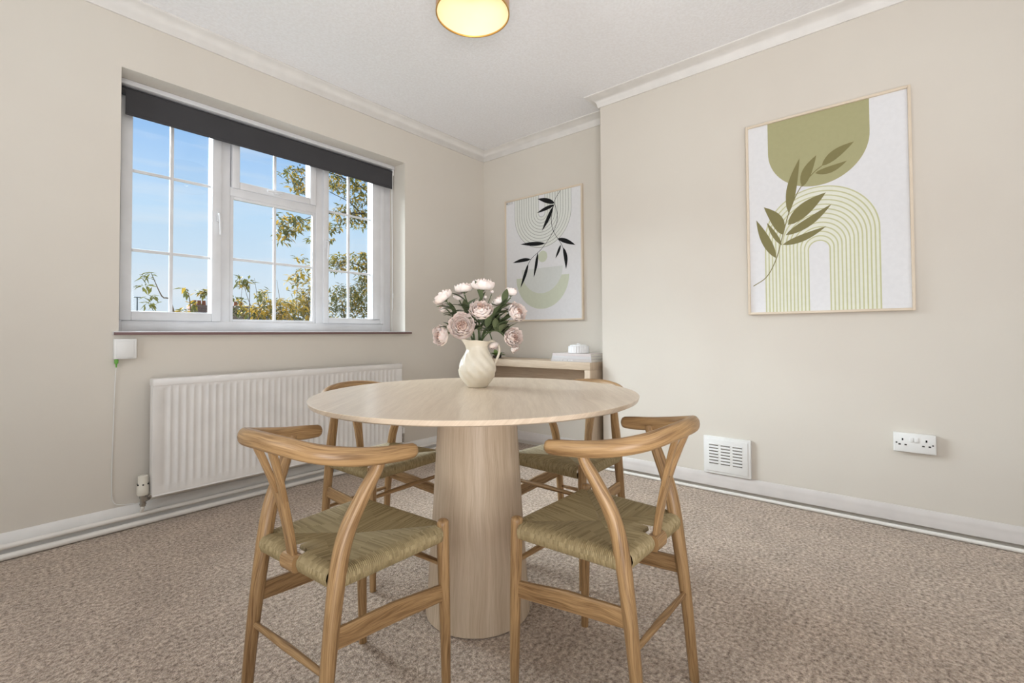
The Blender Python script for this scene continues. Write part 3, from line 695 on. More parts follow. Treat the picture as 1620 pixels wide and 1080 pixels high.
# ------------------------------------------------------------------ chairs
def make_chair(label):
    t = thing('wishbone_chair', label, 'chair', group=None)
    FXf, FYf, FX, FY, FT_ = 0.173, 0.184, 0.171, 0.175, 0.446
    for s in (1, -1):
        b = B(); tube(b, catmull([(s*FXf, FYf, 0), (s*(FXf-0.0005), FYf-0.004, 0.20), (s*FX, FY, 0.40), (s*FX, FY-0.001, FT_-0.006)], 5), [0.0115+0.0045*min(1, i/9) for i in range(16)], 14, roundend=0.007); obj('leg', b, OAK, t)
        pts = [(s*0.157, -0.163, 0), (s*0.156, -0.143, 0.22), (s*0.154, -0.119, 0.41), (s*0.158, -0.100, 0.50), (s*0.170, -0.066, 0.575), (s*0.182, -0.040, 0.625), (s*0.186, -0.032, 0.652)]
        p, r = catmull(pts, 5, [0.0125, 0.0155, 0.0185, 0.0180, 0.0160, 0.0135, 0.0125]); b = B(); tube(b, p, r, 14); obj('leg', b, OAK, t)
        b = B(); tube(b, [(s*0.172, 0.176, 0.261), (s*0.163, 0.02, 0.280), (s*0.157, -0.138, 0.293)], [(0.0065, 0.021), (0.0070, 0.024), (0.0065, 0.022)], 16, side=(1, 0, 0), power=4); obj('side_stretcher', b, OAK, t)
    p, r = catmull([(-0.172, 0.178, 0.330), (0, 0.178, 0.331), (0.172, 0.178, 0.330)], 4, [0.0065, 0.009, 0.0065]); b = B(); tube(b, p, r, 12); obj('front_stretcher', b, OAK, t)
    p, r = catmull([(-0.156, -0.143, 0.225), (0, -0.143, 0.226), (0.156, -0.143, 0.225)], 4, [0.0065, 0.009, 0.0065]); b = B(); tube(b, p, r, 12); obj('rear_stretcher', b, OAK, t)
    # steam-bent top rail
    half = [(0.197, 0.050, 0.650), (0.196, 0.015, 0.652), (0.192, -0.050, 0.658), (0.178, -0.115, 0.668), (0.140, -0.168, 0.681), (0.075, -0.198, 0.693)]
    pts = [(x, y, z) for x, y, z in half]+[(0, -0.207, 0.697)]+[(-x, y, z) for x, y, z in half[::-1]]
    rr = [(0.0150, 0.0175), (0.0165, 0.0195), (0.0165, 0.0200), (0.0160, 0.0205), (0.0155, 0.0205), (0.0150, 0.0205)]; rr = rr+[(0.0150, 0.0205)]+rr[::-1]
    p, r = catmull(pts, 6, rr)
    # rounded ends
    def ends(p, r):
        d0 = (p[0]-p[1]).normalized(); d1 = (p[-1]-p[-2]).normalized(); e0, e1, q0, q1 = p[0], p[-1], r[0], r[-1]
        for a in (35, 60, 80):
            c, s_ = math.cos(math.radians(a)), math.sin(math.radians(a))
            p.insert(0, e0+d0*0.012*s_); r.insert(0, (q0[0]*c, q0[1]*c)); p.append(e1+d1*0.012*s_); r.append((q1[0]*c, q1[1]*c))
        return p, r
    p, r = ends(p, r)
    # section frame: horizontal normal x vertical
    b = B(); uv = b.loops.layers.uv.verify(); rings = []; ln = 0; N = len(p); n = 16; lens = []
    for i in range(N):
        tt = (p[min(i+1, N-1)]-p[max(i-1, 0)]).normalized(); sd = Vector((tt.y, -tt.x, 0)).normalized(); vv = sd.cross(tt)
        if i: ln += (p[i]-p[i-1]).length
        lens.append(ln)
        rings.append([b.verts.new(p[i]+sd*math.cos(2*PI*k/n)*r[i][0]+vv*math.sin(2*PI*k/n)*r[i][1]) for k in range(n)])
    for i in range(N-1):
        for k in range(n):
            k2 = (k+1) % n; f = b.faces.new((rings[i][k], rings[i][k2], rings[i+1][k2], rings[i+1][k]))
            for lp, c in zip(f.loops, ((k, i), (k+1, i), (k+1, i+1), (k, i+1))): lp[uv].uv = (c[0]/n*0.11, lens[c[1]])
    b.faces.new(rings[0][::-1]); b.faces.new(rings[-1]); obj('top_rail', b, OAK, t)
    # Y shaped back splat
    def curve(s): return Vector((0, -0.128-0.030*s-0.042*s*s, 0.400+0.290*s))
    b = B(); stem = [curve(s) for s in (0, 0.12, 0.25, 0.4, 0.52, 0.6)]
    tube(b, stem, [(0.015, 0.0065), (0.0155, 0.0065), (0.0165, 0.0065), (0.0185, 0.0062), (0.021, 0.0060), (0.022, 0.0055)], 20, side=(1, 0, 0), power=5)
    for s_ in (1, -1):
        br = [curve(s)+Vector((s_*x, 0, 0)) for s, x in ((0.46, 0.009), (0.56, 0.0125), (0.70, 0.019), (0.85, 0.027), (1.0, 0.036))]
        tube(b, br, [(0.0095, 0.0058), (0.0095, 0.0058), (0.0095, 0.0058), (0.0105, 0.0060), (0.012, 0.0062)], 16, side=(1, 0, 0), power=5)
    obj('back_splat', b, OAK, t)
    b = B(); tube(b, [(-0.026, -0.130, 0.411), (0.026, -0.130, 0.411)], (0.0165, 0.0185), 16, side=(0, 1, 0), power=3); obj('rear_seat_rail', b, OAK, t)
    # woven cord seat: one rounded strip per cord, four triangular sections that meet on the diagonals
    C_ = Vector((0.0, 0.025)); b = B(); uv = b.loops.layers.uv.verify()
    cor = {'fl': Vector((-0.171, 0.176)), 'fr': Vector((0.171, 0.176)), 'br': Vector((0.154, -0.121)), 'bl': Vector((-0.154, -0.121))}
    zt = 0.431; cid = 0
    for a_, b_ in (('fl', 'fr'), ('fr', 'br'), ('br', 'bl'), ('bl', 'fl')):
        A, Q = cor[a_], cor[b_]; e = (Q-A); L = e.length; e = e/L; nin = Vector((e.y, -e.x))
        if nin.dot(C_-A) < 0: nin = -nin
        uc = (C_-A).dot(e); dc = (C_-A).dot(nin); m0 = 0.013; cnt = int((L-2*m0)/0.0044)
        back = a_ == 'br'
        for k in range(cnt):
            u = m0+(k+0.5)*(L-2*m0)/cnt; wd = (L-2*m0)/cnt/2
            d = dc*(u/uc) if u < uc else dc*((L-u)/(L-uc))
            d = max(d, 0.004); E = A+e*u
            prof = [(d, zt-0.011*(d/0.15)-0.001), (d*0.5, zt-0.004*(d/0.15)), (min(0.008, d*0.4), zt+0.001), (-0.006, zt-0.0015), (-0.0135, zt-0.010), (-0.0155, zt-0.020), (-0.0125, zt-0.032), (-0.004, zt-0.038), (0.010, zt-0.038), (0.03, zt-0.030)]
            if back and abs(u-L/2) < 0.026: prof = [(d, prof[0][1]), (d*0.5, prof[1][1]), (0.024, zt-0.004), (0.021, zt-0.012)]
            rowv = []
            for dd, z in prof:
                c = E+nin*dd; up_ = Vector((0, 0, 1)) if dd > 0.003 and z > zt-0.02 else (Vector((0, 0, -1)) if z < zt-0.03 else Vector((-nin.x, -nin.y, 0.3)))
                up_ = up_.normalized()*0.0026
                l = Vector((c.x-e.x*wd, c.y-e.y*wd, z)); r_ = Vector((c.x+e.x*wd, c.y+e.y*wd, z)); mm = Vector((c.x, c.y, z))+up_
                rowv.append([b.verts.new(l), b.verts.new(mm), b.verts.new(r_)])
            for i in range(len(rowv)-1):
                for j in range(2):
                    f = b.faces.new((rowv[i][j], rowv[i][j+1], rowv[i+1][j+1], rowv[i+1][j]))
                    for lp in f.loops: lp[uv].uv = (cid*0.77, i*0.6)
            cid += 1
    st = obj('seat', b, CORD, t, ang=80, fixn=False); st['label'] = 'woven paper cord seat'
    return t
def copy_tree(o, parent=None):
    c = o.copy(); COL.objects.link(c)
    if parent: c.parent = parent
    for ch in list(o.children): copy_tree(ch, c)
    return c
chair = make_chair('light oak wishbone chair at the front left of the table, its back to the viewer')
poses = [(0.6372, 1.0747, -1.5116, None),
         (1.1236, 0.6009, -0.0123, 'light oak wishbone chair at the front right of the table, nearest the wall vent'),
         (1.1553, 1.6704, 3.1974, 'light oak wishbone chair behind the table on the side of the radiator'),
         (1.6613, 1.0630, 1.5394, 'light oak wishbone chair behind the table on the side of the console')]
for i, (x, y, a, lab) in enumerate(poses):
    c = chair if i == 0 else copy_tree(chair)
    c.location = (x, y, 0); c.rotation_euler = (0, 0, a); c['group'] = 'wishbone chairs around the round table'
    if lab: c['label'] = lab

# ------------------------------------------------------------------ jug and peonies
JX, JY, JZ = 1.267, 1.217, TZ
ja = math.atan2(r0.y, r0.x)
jug = thing('jug', 'cream ceramic jug with spiral flutes standing on the dining table', 'jug', (JX, JY, JZ), ja)
prof = [(0.0, 0.0), (0.034, 0.0), (0.039, 0.004), (0.050, 0.020), (0.062, 0.040), (0.0675, 0.062), (0.065, 0.082), (0.057, 0.104), (0.047, 0.124), (0.041, 0.140), (0.0400, 0.152), (0.043, 0.164), (0.048, 0.173), (0.049, 0.175), (0.046, 0.175), (0.040, 0.164), (0.037, 0.150), (0.038, 0.138), (0.050, 0.10), (0.058, 0.06), (0.0, 0.012)]
dense = []
for i in range(len(prof)-1):
    for k in range(3): dense.append(tuple(a+(q-a)*k/3 for a, q in zip(prof[i], prof[i+1])))
dense.append(prof[-1])
def jf(a, i, r, z):
    inner = i > 40
    w = max(0, min(1, (z-0.006)/0.03))*max(0, min(1, (0.150-z)/0.05))
    rr = r*(1+(0 if inner else 0.06*w*(abs(math.sin(4.5*(a+z*13)))*2-1)))
    lip = max(0.0, (z-0.140)/0.035)**1.5
    sp = max(0.0, -math.cos(a))**6
    x, y = rr*math.cos(a), rr*math.sin(a)
    return (x-0.024*lip*sp, y*(1-0.25*lip*sp), z+lip*(0.016*sp-0.006*max(0, math.cos(a))))
b = B(); lathe(b, dense, 72, fn=jf); obj('jug_body', b, CERAM, jug, ang=70)
b = B(); p, r = catmull([(0.036, 0, 0.158), (0.052, 0, 0.172), (0.078, 0, 0.158), (0.083, 0, 0.132), (0.072, 0, 0.100), (0.060, 0, 0.078)], 6, [(0.007, 0.005), (0.007, 0.005), (0.0065, 0.0045), (0.006, 0.0045), (0.006, 0.0045), (0.008, 0.005)])
tube(b, p, r, 12, side=(0, 1, 0)); obj('handle', b, CERAM, jug)

PETAL = mat('peony_petal', srgb(243, 231, 223), 0.6, 0.2, noise=(60, srgb(239, 221, 212), 3), sss=0.15)
PETAL2 = mat('peony_inner_petal', srgb(234, 200, 182), 0.6, 0.2, noise=(60, srgb(238, 217, 205), 3), sss=0.15)
LEAFM = mat('peony_leaf', srgb(80, 92, 62), 0.5, 0.3, noise=(50, srgb(108, 116, 84), 3))
STEM = mat('peony_stem', srgb(78, 92, 56), 0.5, 0.3)
def petal(bm, q, R, open_, length, width, cup, mi):
    """q rotation about z; open_ polar angle of petal from axis"""
    rows = 5; cols = 4; V = []
    ph = random.uniform(0, 6)
    for i in range(rows):
        s = i/(rows-1)
        th = open_*(0.25+0.75*s)+cup*(s*s)*-0.6
        row = []
        for j in range(cols+1):
            t = (j/cols-0.5)*2
            wv = width*(math.sin(min(1, s*0.85+0.08)*PI*0.62))*(1-0.10*abs(t))
            rad = length*s
            x = rad*math.sin(th); z = rad*math.cos(th)+cup*abs(t)**2*wv*0.7
            if i == rows-1: z += 0.06*length*math.sin(5*t+ph); x -= length*0.12*t*t
            row.append(bm.verts.new(q @ Vector((x, t*wv, z))))
        V.append(row)
    for i in range(rows-1):
        for j in range(cols):
            f = bm.faces.new((V[i][j], V[i][j+1], V[i+1][j+1], V[i+1][j])); f.material_index = mi
def bloom(R, ax, openness):
    """peony head of radius R: shells of wide ruffled petals that wrap up round a closed heart; axis along ax"""
    b = B(); o = openness
    for rho, tip, cnt, mi, fl in ((0.16, 0.10, 3, 1, 0.02), (0.28, 0.30, 4, 1, 0.03), (0.40, 0.50, 5, 1, 0.05), (0.53, 0.68, 6, 0, 0.06), (0.66, 0.86, 7, 0, 0.08), (0.79, 1.02, 8, 0, 0.10), (0.90, 1.18, 9, 0, 0.14)):
        off = random.uniform(0, 6)
        for k in range(cnt):
            phi0 = off+2*PI*k/cnt+random.uniform(-.18, .18); half = PI/cnt*random.uniform(1.25, 1.6)
            tt = tip*o*random.uniform(0.85, 1.12); rr = R*rho*random.uniform(0.94, 1.06); ph = random.uniform(0, 6); rows, cols = 6, 6; V = []
            for i in range(rows):
                t = i/(rows-1); row = []
                for j in range(cols+1):
                    u = (j/cols-0.5)*2
                    e = t*(1-0.22*u*u*t) - (0.13*abs(math.sin(3.2*u+ph)) if i == rows-1 else 0)
                    th = 2.35+(tt-2.35)*e
                    r = rr*(0.30+0.70*math.sin(min(1.0, e*1.25)*PI/2))+R*fl*e**5+R*0.07*math.sin(7*u+ph)*e**3
                    ph_ = phi0+half*u*(0.45+0.55*math.sin(min(1.0, 0.15+t)*PI/2))
                    row.append(b.verts.new((r*math.sin(th)*math.cos(ph_), r*math.sin(th)*math.sin(ph_), r*math.cos(th)*(0.95+1.1*(0.9-rho) if math.cos(th) > 0 else 0.95))))
                V.append(row)
            for i in range(rows-1):
                for j in range(cols):
                    f = b.faces.new((V[i][j], V[i][j+1], V[i+1][j+1], V[i+1][j])); f.material_index = mi
    rot = Vector(ax).normalized().to_track_quat('Z', 'Y').to_matrix().to_4x4()
    bmesh.ops.transform(b, matrix=rot, verts=b.verts[:]); return b
def leaf_mesh():
    b = B(); n = 6; L = 1.0; V = []
    for i in range(n+1):
        s = i/n; w = 0.19*math.sin(PI*min(1, s*0.92+0.06))**0.9; z = -0.25*s*s
        V.append([b.verts.new((s, -w, z+w*0.35)), b.verts.new((s, 0, z)), b.verts.new((s, w, z+w*0.35))])
    for i in range(n):
        for j in range(2): b.faces.new((V[i][j], V[i][j+1], V[i+1][j+1], V[i+1][j]))
    b.normal_update(); box_uv(b)
    me = bpy.data.meshes.new('leaf'); b.to_mesh(me); b.free(); me.materials.append(LEAFM); sharp(me, 80); return me
LEAF = leaf_mesh()
rv = Vector((r0.x, r0.y, 0)); fv = Vector((fw.x, fw.y, 0)).normalized(); zv = Vector((0, 0, 1))
# offset from jug foot, width, facing (right, toward viewer, up), openness, label
FL = [((-0.066, 0.111, 0.337), 0.067, (-0.6, 0.1, 0.8), 0.85, 'pale peony at the upper left edge of the bouquet, seen from the side'),
      ((0.012, 0.08, 0.372), 0.062, (-0.1, 0.0, 1.0), 0.85, 'pale peony at the top left of the bouquet beside the highest bloom'),
      ((0.044, 0.009, 0.383), 0.078, (0.1, 0.1, 1.0), 0.9, 'highest pale peony at the top middle of the bouquet'),
      ((0.006, 0.103, 0.341), 0.036, (-0.1, 0.5, 0.8), 0.5, 'half hidden pink peony between the two upper left blooms'),
      ((0.105, -0.079, 0.353), 0.046, (0.1, 0.1, 1.0), 0.5, 'small cup shaped peony highest on the right, before the corner print'),
      ((0.093, -0.034, 0.322), 0.052, (-0.5, 0.2, 0.9), 0.6, 'cup shaped pink peony right of centre leaning left below the top bloom'),
      ((0.072, -0.134, 0.276), 0.064, (0.6, 0.7, 0.3), 0.95, 'full pink peony at the right edge of the bouquet over the corner print'),
      ((-0.027, -0.046, 0.285), 0.074, (0.05, 0.7, 0.75), 1.0, 'wide frilled pink peony in the middle of the bouquet'),
      ((-0.099, -0.022, 0.226), 0.082, (0.0, 1.0, 0.2), 1.05, 'largest pale peony with peach heart facing the viewer above the jug spout'),
      ((-0.107, 0.082, 0.194), 0.067, (-0.6, 0.7, 0.0), 0.95, 'pink peony lowest on the left edge, hanging beside the jug spout'),
      ((0.047, -0.135, 0.184), 0.064, (0.5, 0.9, 0.1), 0.95, 'pink peony with ruffled heart low on the right above the jug handle'),
      ((0.101, -0.029, 0.224), 0.044, (0.4, 0.4, 0.6), 0.7, 'pale peony half hidden behind leaves on the right of the bouquet'),
      ((0.040, -0.048, 0.157), 0.036, (0.3, 0.3, -0.8), 0.6, 'small drooping peony hanging by the top of the jug handle'),
      ((-0.038, 0.141, 0.299), 0.034, (-0.6, 0.4, 0.3), 0.6, 'small pale peony under the upper left bloom of the bouquet'),
      ((0.111, -0.090, 0.142), 0.034, (0.5, 0.3, -0.5), 0.7, 'small drooping peony lowest on the right, beyond the jug handle'),
      ((0.127, -0.043, 0.303), 0.042, (0.3, 0.3, 0.8), 0.7, 'pale peony tucked behind the right edge bloom of the bouquet'),
      ((0.073, -0.009, 0.358), 0.016, (0.1, 0.1, 1.0), 0.25, 'tight round peony bud just right of the highest bloom'),
      ((0.048, 0.004, 0.336), 0.018, (0.0, 0.3, 1.0), 0.25, 'tight pale peony bud on a stem below the highest bloom')]
sp_dir = -rv
for i, (off, wd, fc, op, lab) in enumerate(FL):
    ax = (rv*fc[0]-fv*fc[1]+zv*fc[2]).normalized(); P = Vector(off); bud = wd < 0.02
    t = thing('peony_bud' if bud else 'peony', lab, 'flower', (JX, JY, JZ), 0, 'peonies in the cream jug')
    b = bloom(wd*0.63, ax, op); base = P-ax*wd*0.30
    bmesh.ops.translate(b, verts=b.verts[:], vec=P-ax*wd*0.06)
    o = obj('bloom', b, [PETAL, PETAL2], t, ang=180, fixn=False)
    d = Vector((P.x, P.y, 0)); d = d.normalized() if d.length > 1e-3 else d
    ang = 2*PI*i/len(FL)
    foot = Vector((0.018*math.cos(ang), 0.018*math.sin(ang), 0.03)); neck = Vector((d.x*0.016, d.y*0.016, 0.165))
    low = P.z < 0.24
    mid = (neck+base)/2+zv*(0.03 if low else 0.0)-d*0.015
    if P.z < 0.20: neck.z = 0.178; mid = (neck+base)/2+zv*(0.045 if P.z < 0.17 else 0.03)
    pts = catmull([foot, neck, mid, base-ax*0.004+Vector((0, 0, 0))], 6)
    b = B(); tube(b, pts, 0.0022 if not bud else 0.0016, 6); obj('stem', b, STEM, t)
    # calyx
    b = B()
    for k in range(5):
        q = Matrix.Rotation(2*PI*k/5, 3, 'Z'); petal(b, q, 1, 1.15, wd*0.26, wd*0.07, 0.2, 0)
    rot = ax.to_track_quat('Z', 'Y').to_matrix().to_4x4(); bmesh.ops.transform(b, matrix=Matrix.Translation(base-ax*0.003) @ rot, verts=b.verts[:]); obj('calyx', b, LEAFM, t, ang=180, fixn=False)
    for k in range(2 if bud else 9):
        s = random.uniform(0.45, 0.95); q = pts[min(len(pts)-1, int(6+s*11))]
        lf = bpy.data.objects.new('leaf', LEAF); COL.objects.link(lf); lf.parent = t; lf.location = q
        dr = (d*random.uniform(0.2, 0.8)+Vector((random.uniform(-.7, .7), random.uniform(-.7, .7), random.uniform(0.0, 1.0)))).normalized()
        lf.rotation_euler = dr.to_track_quat('X', 'Z').to_euler(); sc = random.uniform(0.048, 0.080); lf.scale = (sc, sc, sc)

# ------------------------------------------------------------------ console, books, pot, little plant
CX0, CX1, CY0, CY1, CZ = 2.795, 3.098, 1.625, 2.835, 0.722
con = thing('console_table', 'pale oak console table with panel legs in the corner alcove', 'table', (CX0, CY0, 0))
def cb(name, lo, hi, bev=0.002):
    b = B(); box(b, [a-c for a, c in zip(lo, (CX0, CY0, 0))], [a-c for a, c in zip(hi, (CX0, CY0, 0))], bev); return obj(name, b, CONW, con)
cb('top', (CX0, CY0, CZ-0.052), (CX1, CY1, CZ)); cb('side_panel', (CX0, CY0, 0), (CX1, CY0+0.045, CZ-0.052)); cb('side_panel', (CX0, CY1-0.045, 0), (CX1, CY1, CZ-0.052)); cb('back_rail', (CX1-0.03, CY0+0.045, CZ-0.20), (CX1-0.008, CY1-0.045, CZ-0.052))
BK = [(srgb(196, 189, 186), 0.020, 0.235, 0.335, 0.0, 'grey hardback with white spine lettering, lowest of the three on the console'),
      (srgb(204, 200, 199), 0.020, 0.225, 0.325, 0.006, 'pale grey hardback in the middle of the stack on the console'),
      (srgb(214, 203, 200), 0.018, 0.220, 0.318, -0.004, 'pinkish grey hardback on top of the stack under the fluted pot')]
z = CZ; PAGES = mat('book_pages', srgb(232, 228, 220), 0.8, 0.1, noise=(300, srgb(215, 210, 200), 2))
LETTER = mat('white_lettering', srgb(244, 243, 242), 0.6, 0.2)
for i, (c, th, w, l, dy, lab) in enumerate(BK):
    bx_, by_ = 2.825+0.004*i, 1.632+0.004*i
    t = thing('book', lab, 'book', (bx_, by_, z), 0, 'books stacked on the console')
    cov = mat('book_cover_%s' % ('low', 'middle', 'top')[i], c, 0.6, 0.3)
    b = B(); box(b, (0, 0, 0), (w, l, 0.0022), 0.0008); box(b, (0, 0, th-0.0022), (w, l, th), 0.0008); box(b, (0, 0, 0.002), (0.0025, l, th-0.002), 0.0008); obj('cover', b, cov, t)
    b = B(); box(b, (0.003, 0.003, 0.0022), (w-0.004, l-0.003, th-0.0022)); obj('pages', b, PAGES, t)
    if i == 0:
        # pale lettering on the spine; too small in the photograph to be read, so short strokes of letter height
        b = B(); y = 0.295
        for k in range(15):
            ww = random.choice((0.004, 0.005, 0.006, 0.007)); hh = 0.0072 if k not in (6, 10) else 0
            if hh:
                box(b, (-0.0006, y-ww, 0.0065), (0.0002, y-ww+0.0018, 0.0065+hh)); box(b, (-0.0006, y-0.0018, 0.0065), (0.0002, y, 0.0065+hh)); box(b, (-0.0006, y-ww, 0.0065+hh*random.choice((0, 0.42, 0.8))), (0.0002, y, 0.0065+hh*random.choice((0.2, 0.6, 1.0))))
            y -= ww+0.0035
        obj('spine_lettering', b, LETTER, t, flat=True)
    z += th
pot = thing('fluted_pot', 'round white fluted pot with a lid on top of the books on the console', 'pot', (2.935, 1.800, z))
FLU = mat('white_fluted_ceramic', srgb(240, 239, 239), 0.4, 0.5)
b = B(); lathe(b, [(0, 0), (0.066, 0), (0.070, 0.003), (0.070, 0.050), (0.066, 0.053), (0, 0.053)], 96, fn=lambda a, i, r, z: ((r+(0.0045*abs(math.cos(a*12)) if i in (2, 3) else 0))*math.cos(a), (r+(0.0045*abs(math.cos(a*12)) if i in (2, 3) else 0))*math.sin(a), z)); obj('pot_body', b, FLU, pot, ang=60)
b = B(); lathe(b, [(0, 0.053), (0.060, 0.053), (0.060, 0.058), (0.040, 0.062), (0.014, 0.063), (0.012, 0.070), (0.0, 0.071)], 40); obj('lid', b, FLU, pot)
# little leafy plant on the console behind the jug
pp = thing('potted_plant', 'tiny leafy green plant on the console, seen through the jug handle', 'plant', (2.93, 2.585, CZ))
b = B(); lathe(b, [(0, 0), (0.030, 0), (0.036, 0.018), (0.037, 0.022), (0.034, 0.022), (0.0, 0.018)], 24); obj('pot', b, mat('dark_pot', srgb(58, 55, 48), 0.6, 0.3), pp)
PLEAF = mat('bright_leaf', srgb(96, 124, 66), 0.5, 0.3, noise=(60, srgb(150, 172, 110), 2)); lm2 = LEAF.copy(); lm2.materials.clear(); lm2.materials.append(PLEAF)
for k in range(26):
    lf = bpy.data.objects.new('leaf', lm2); COL.objects.link(lf); lf.parent = pp; a = k*2.4; lf.location = (0.010*math.cos(a), 0.010*math.sin(a), 0.018)
    dr = Vector((math.cos(a), math.sin(a), 0.3+1.6*((k*7) % 13)/13)).normalized(); lf.rotation_euler = dr.to_track_quat('X', 'Z').to_euler(); sc = 0.04+0.035*((k*5) % 11)/11; lf.scale = (sc, sc*1.5, sc)

# ------------------------------------------------------------------ outside: garden, tree, shrubs, houses, lamp post
GZ = -2.9
GRASS = mat('grass', srgb(66, 74, 44), 0.9, 0.1, noise=(3, srgb(92, 90, 58), 4))
b = B(); box(b, (-80, 3.6, GZ-0.2), (120, 160, GZ)); g = struct(obj('garden_ground', b, GRASS, flat=True))
BARK = mat('bark', srgb(84, 72, 58), 0.9, 0.1, noise=(18, srgb(60, 50, 42), 4), bump=(40, 0.5, 0.01))
L_DARK = mat('leaf_dark_green', srgb(70, 74, 40), 0.6, 0.3, noise=(2.5, srgb(104, 100, 44), 2))
L_GOLD = mat('leaf_golden', srgb(176, 140, 52), 0.6, 0.3, noise=(2.5, srgb(140, 122, 48), 2))
def translucent(m, k=0.28):
    n = m.node_tree.nodes; L = m.node_tree.links; b = n['Principled BSDF']; o = n['Material Output']
    t = n.new('ShaderNodeBsdfTranslucent'); x = n.new('ShaderNodeMixShader'); x.inputs[0].default_value = k
    L.new(b.inputs['Base Color'].links[0].from_socket, t.inputs[0]); L.new(b.outputs[0], x.inputs[1]); L.new(t.outputs[0], x.inputs[2]); L.new(x.outputs[0], o.inputs[0])
translucent(L_DARK); translucent(L_GOLD)
def foliage(name, clusters, ln, wd, parent, mats, pgold, seed=1):
    rnd = random.Random(seed); verts, faces, mis = [], [], []
    for (c, rr, n) in clusters:
        c = Vector(c)
        for k in range(int(n*2.0)):
            while True:
                q = Vector((rnd.uniform(-1, 1), rnd.uniform(-1, 1), rnd.uniform(-1, 1)))
                if q.length <= 1: break
            p = c+Vector((q.x*rr[0], q.y*rr[1], q.z*rr[2]))
            d = Vector((rnd.uniform(-1, 1), rnd.uniform(-1, 1), rnd.uniform(-0.9, 0.35))).normalized(); s = d.cross(Vector((rnd.uniform(-.4, .4), rnd.uniform(-.4, .4), 1))).normalized(); n_ = s.cross(d)
            L = ln*rnd.uniform(.7, 1.25); w = wd*rnd.uniform(.8, 1.2); i0 = len(verts)
            verts += [p, p+d*L*0.45+s*w/2+n_*w*0.15, p+d*L-n_*L*0.1, p+d*L*0.45-s*w/2+n_*w*0.15, p+d*L*0.45-n_*w*0.1]
            faces += [(i0, i0+1, i0+4), (i0+1, i0+2, i0+4), (i0+2, i0+3, i0+4), (i0+3, i0, i0+4)]; m_ = 1 if rnd.random() < pgold else 0; mis += [m_]*4
    me = bpy.data.meshes.new(name); me.from_pydata([tuple(v) for v in verts], [], faces)
    for m in mats: me.materials.append(m)
    me.polygons.foreach_set('material_index', mis)
    o = bpy.data.objects.new(name, me); COL.objects.link(o); o.parent = parent; o['kind'] = 'stuff'
    return o
def plant(name, label, cat, root, limbs, clusters, ln, wd, pg, seed, r0_=0.05):
    t = thing(name, label, cat, root); R_ = Vector(root)
    for L_ in limbs:
        p = [Vector(q)-R_ for q in L_[0]]; p, r = catmull(p, 5, [L_[1]*(0.55 if L_[2] else 1)*(1-0.85*k/(len(p)-1)) for k in range(len(p))]); b = B(); tube(b, p, r, 7); obj('branch' if L_[2] else 'trunk', b, BARK, t)
    foliage('foliage', [(tuple(Vector(c)-R_), rr, n) for c, rr, n in clusters], ln, wd, t, [L_DARK, L_GOLD], pg, seed); return t
plant('tree', 'tall tree with drooping green and gold leaves outside the right window panes', 'tree', (4.75, 6.3, GZ),
      [([(4.75, 6.3, GZ), (4.72, 6.25, 0), (4.6, 6.2, 2.0), (4.55, 6.1, 3.6)], 0.14, 0), ([(4.62, 6.2, 1.7), (4.2, 6.1, 2.3), (3.75, 6.0, 2.75), (3.3, 6.0, 2.9)], 0.035, 1), ([(4.6, 6.2, 2.4), (4.1, 6.0, 2.95), (3.4, 6.0, 3.15), (2.8, 6.0, 3.05)], 0.03, 1), ([(4.68, 6.2, 1.2), (4.2, 6.0, 1.7), (3.7, 6.0, 1.95), (3.4, 6.0, 1.9)], 0.03, 1), ([(3.9, 6.0, 2.7), (3.2, 5.6, 2.5), (2.6, 5.1, 2.25), (2.35, 5.0, 2.05)], 0.018, 1)],
      [((2.87, 6.0, 2.98), (0.17, 0.2, 0.19), 70), ((2.95, 6.0, 2.80), (0.10, 0.15, 0.12), 35), ((3.45, 6.0, 3.06), (0.30, 0.3, 0.14), 150), ((3.80, 6.0, 2.98), (0.22, 0.3, 0.20), 130), ((3.55, 6.0, 2.62), (0.16, 0.25, 0.14), 80), ((3.86, 6.0, 2.62), (0.22, 0.3, 0.16), 120), ((3.40, 6.0, 2.42), (0.12, 0.2, 0.07), 26), ((3.32, 6.0, 2.30), (0.10, 0.15, 0.10), 26),
       ((2.34, 5.0, 2.12), (0.15, 0.15, 0.12), 75), ((2.26, 5.0, 1.98), (0.08, 0.1, 0.10), 26), ((2.55, 5.0, 2.16), (0.08, 0.1, 0.05), 16), ((2.60, 5.0, 1.98), (0.03, 0.1, 0.07), 10),
       ((3.48, 6.0, 1.98), (0.16, 0.2, 0.09), 55), ((3.80, 6.0, 2.00), (0.20, 0.25, 0.13), 90), ((3.95, 6.0, 1.85), (0.15, 0.25, 0.2), 90), ((3.45, 6.0, 1.86), (0.12, 0.2, 0.07), 40), ((4.5, 6.1, 3.6), (0.6, 0.6, 0.5), 260), ((4.7, 6.2, 2.6), (0.5, 0.5, 0.6), 220)], 0.085, 0.030, 0.38, 3)
plant('bushy_tree', 'dense bushy green tree low outside the right window panes', 'tree', (3.85, 6.2, GZ), [([(3.85, 6.2, GZ), (3.85, 6.2, -0.5), (3.8, 6.1, 0.9)], 0.08, 0), ([(3.82, 6.1, 0.2), (3.6, 6.0, 1.0), (3.5, 6.0, 1.5)], 0.03, 1)],
      [((3.55, 6.0, 1.42), (0.28, 0.25, 0.22), 260), ((3.90, 6.0, 1.46), (0.28, 0.3, 0.26), 330), ((3.75, 6.1, 1.1), (0.5, 0.35, 0.3), 320), ((3.95, 6.0, 1.72), (0.16, 0.2, 0.1), 60), ((3.8, 6.1, 0.4), (0.6, 0.5, 0.6), 300)], 0.075, 0.026, 0.22, 5)
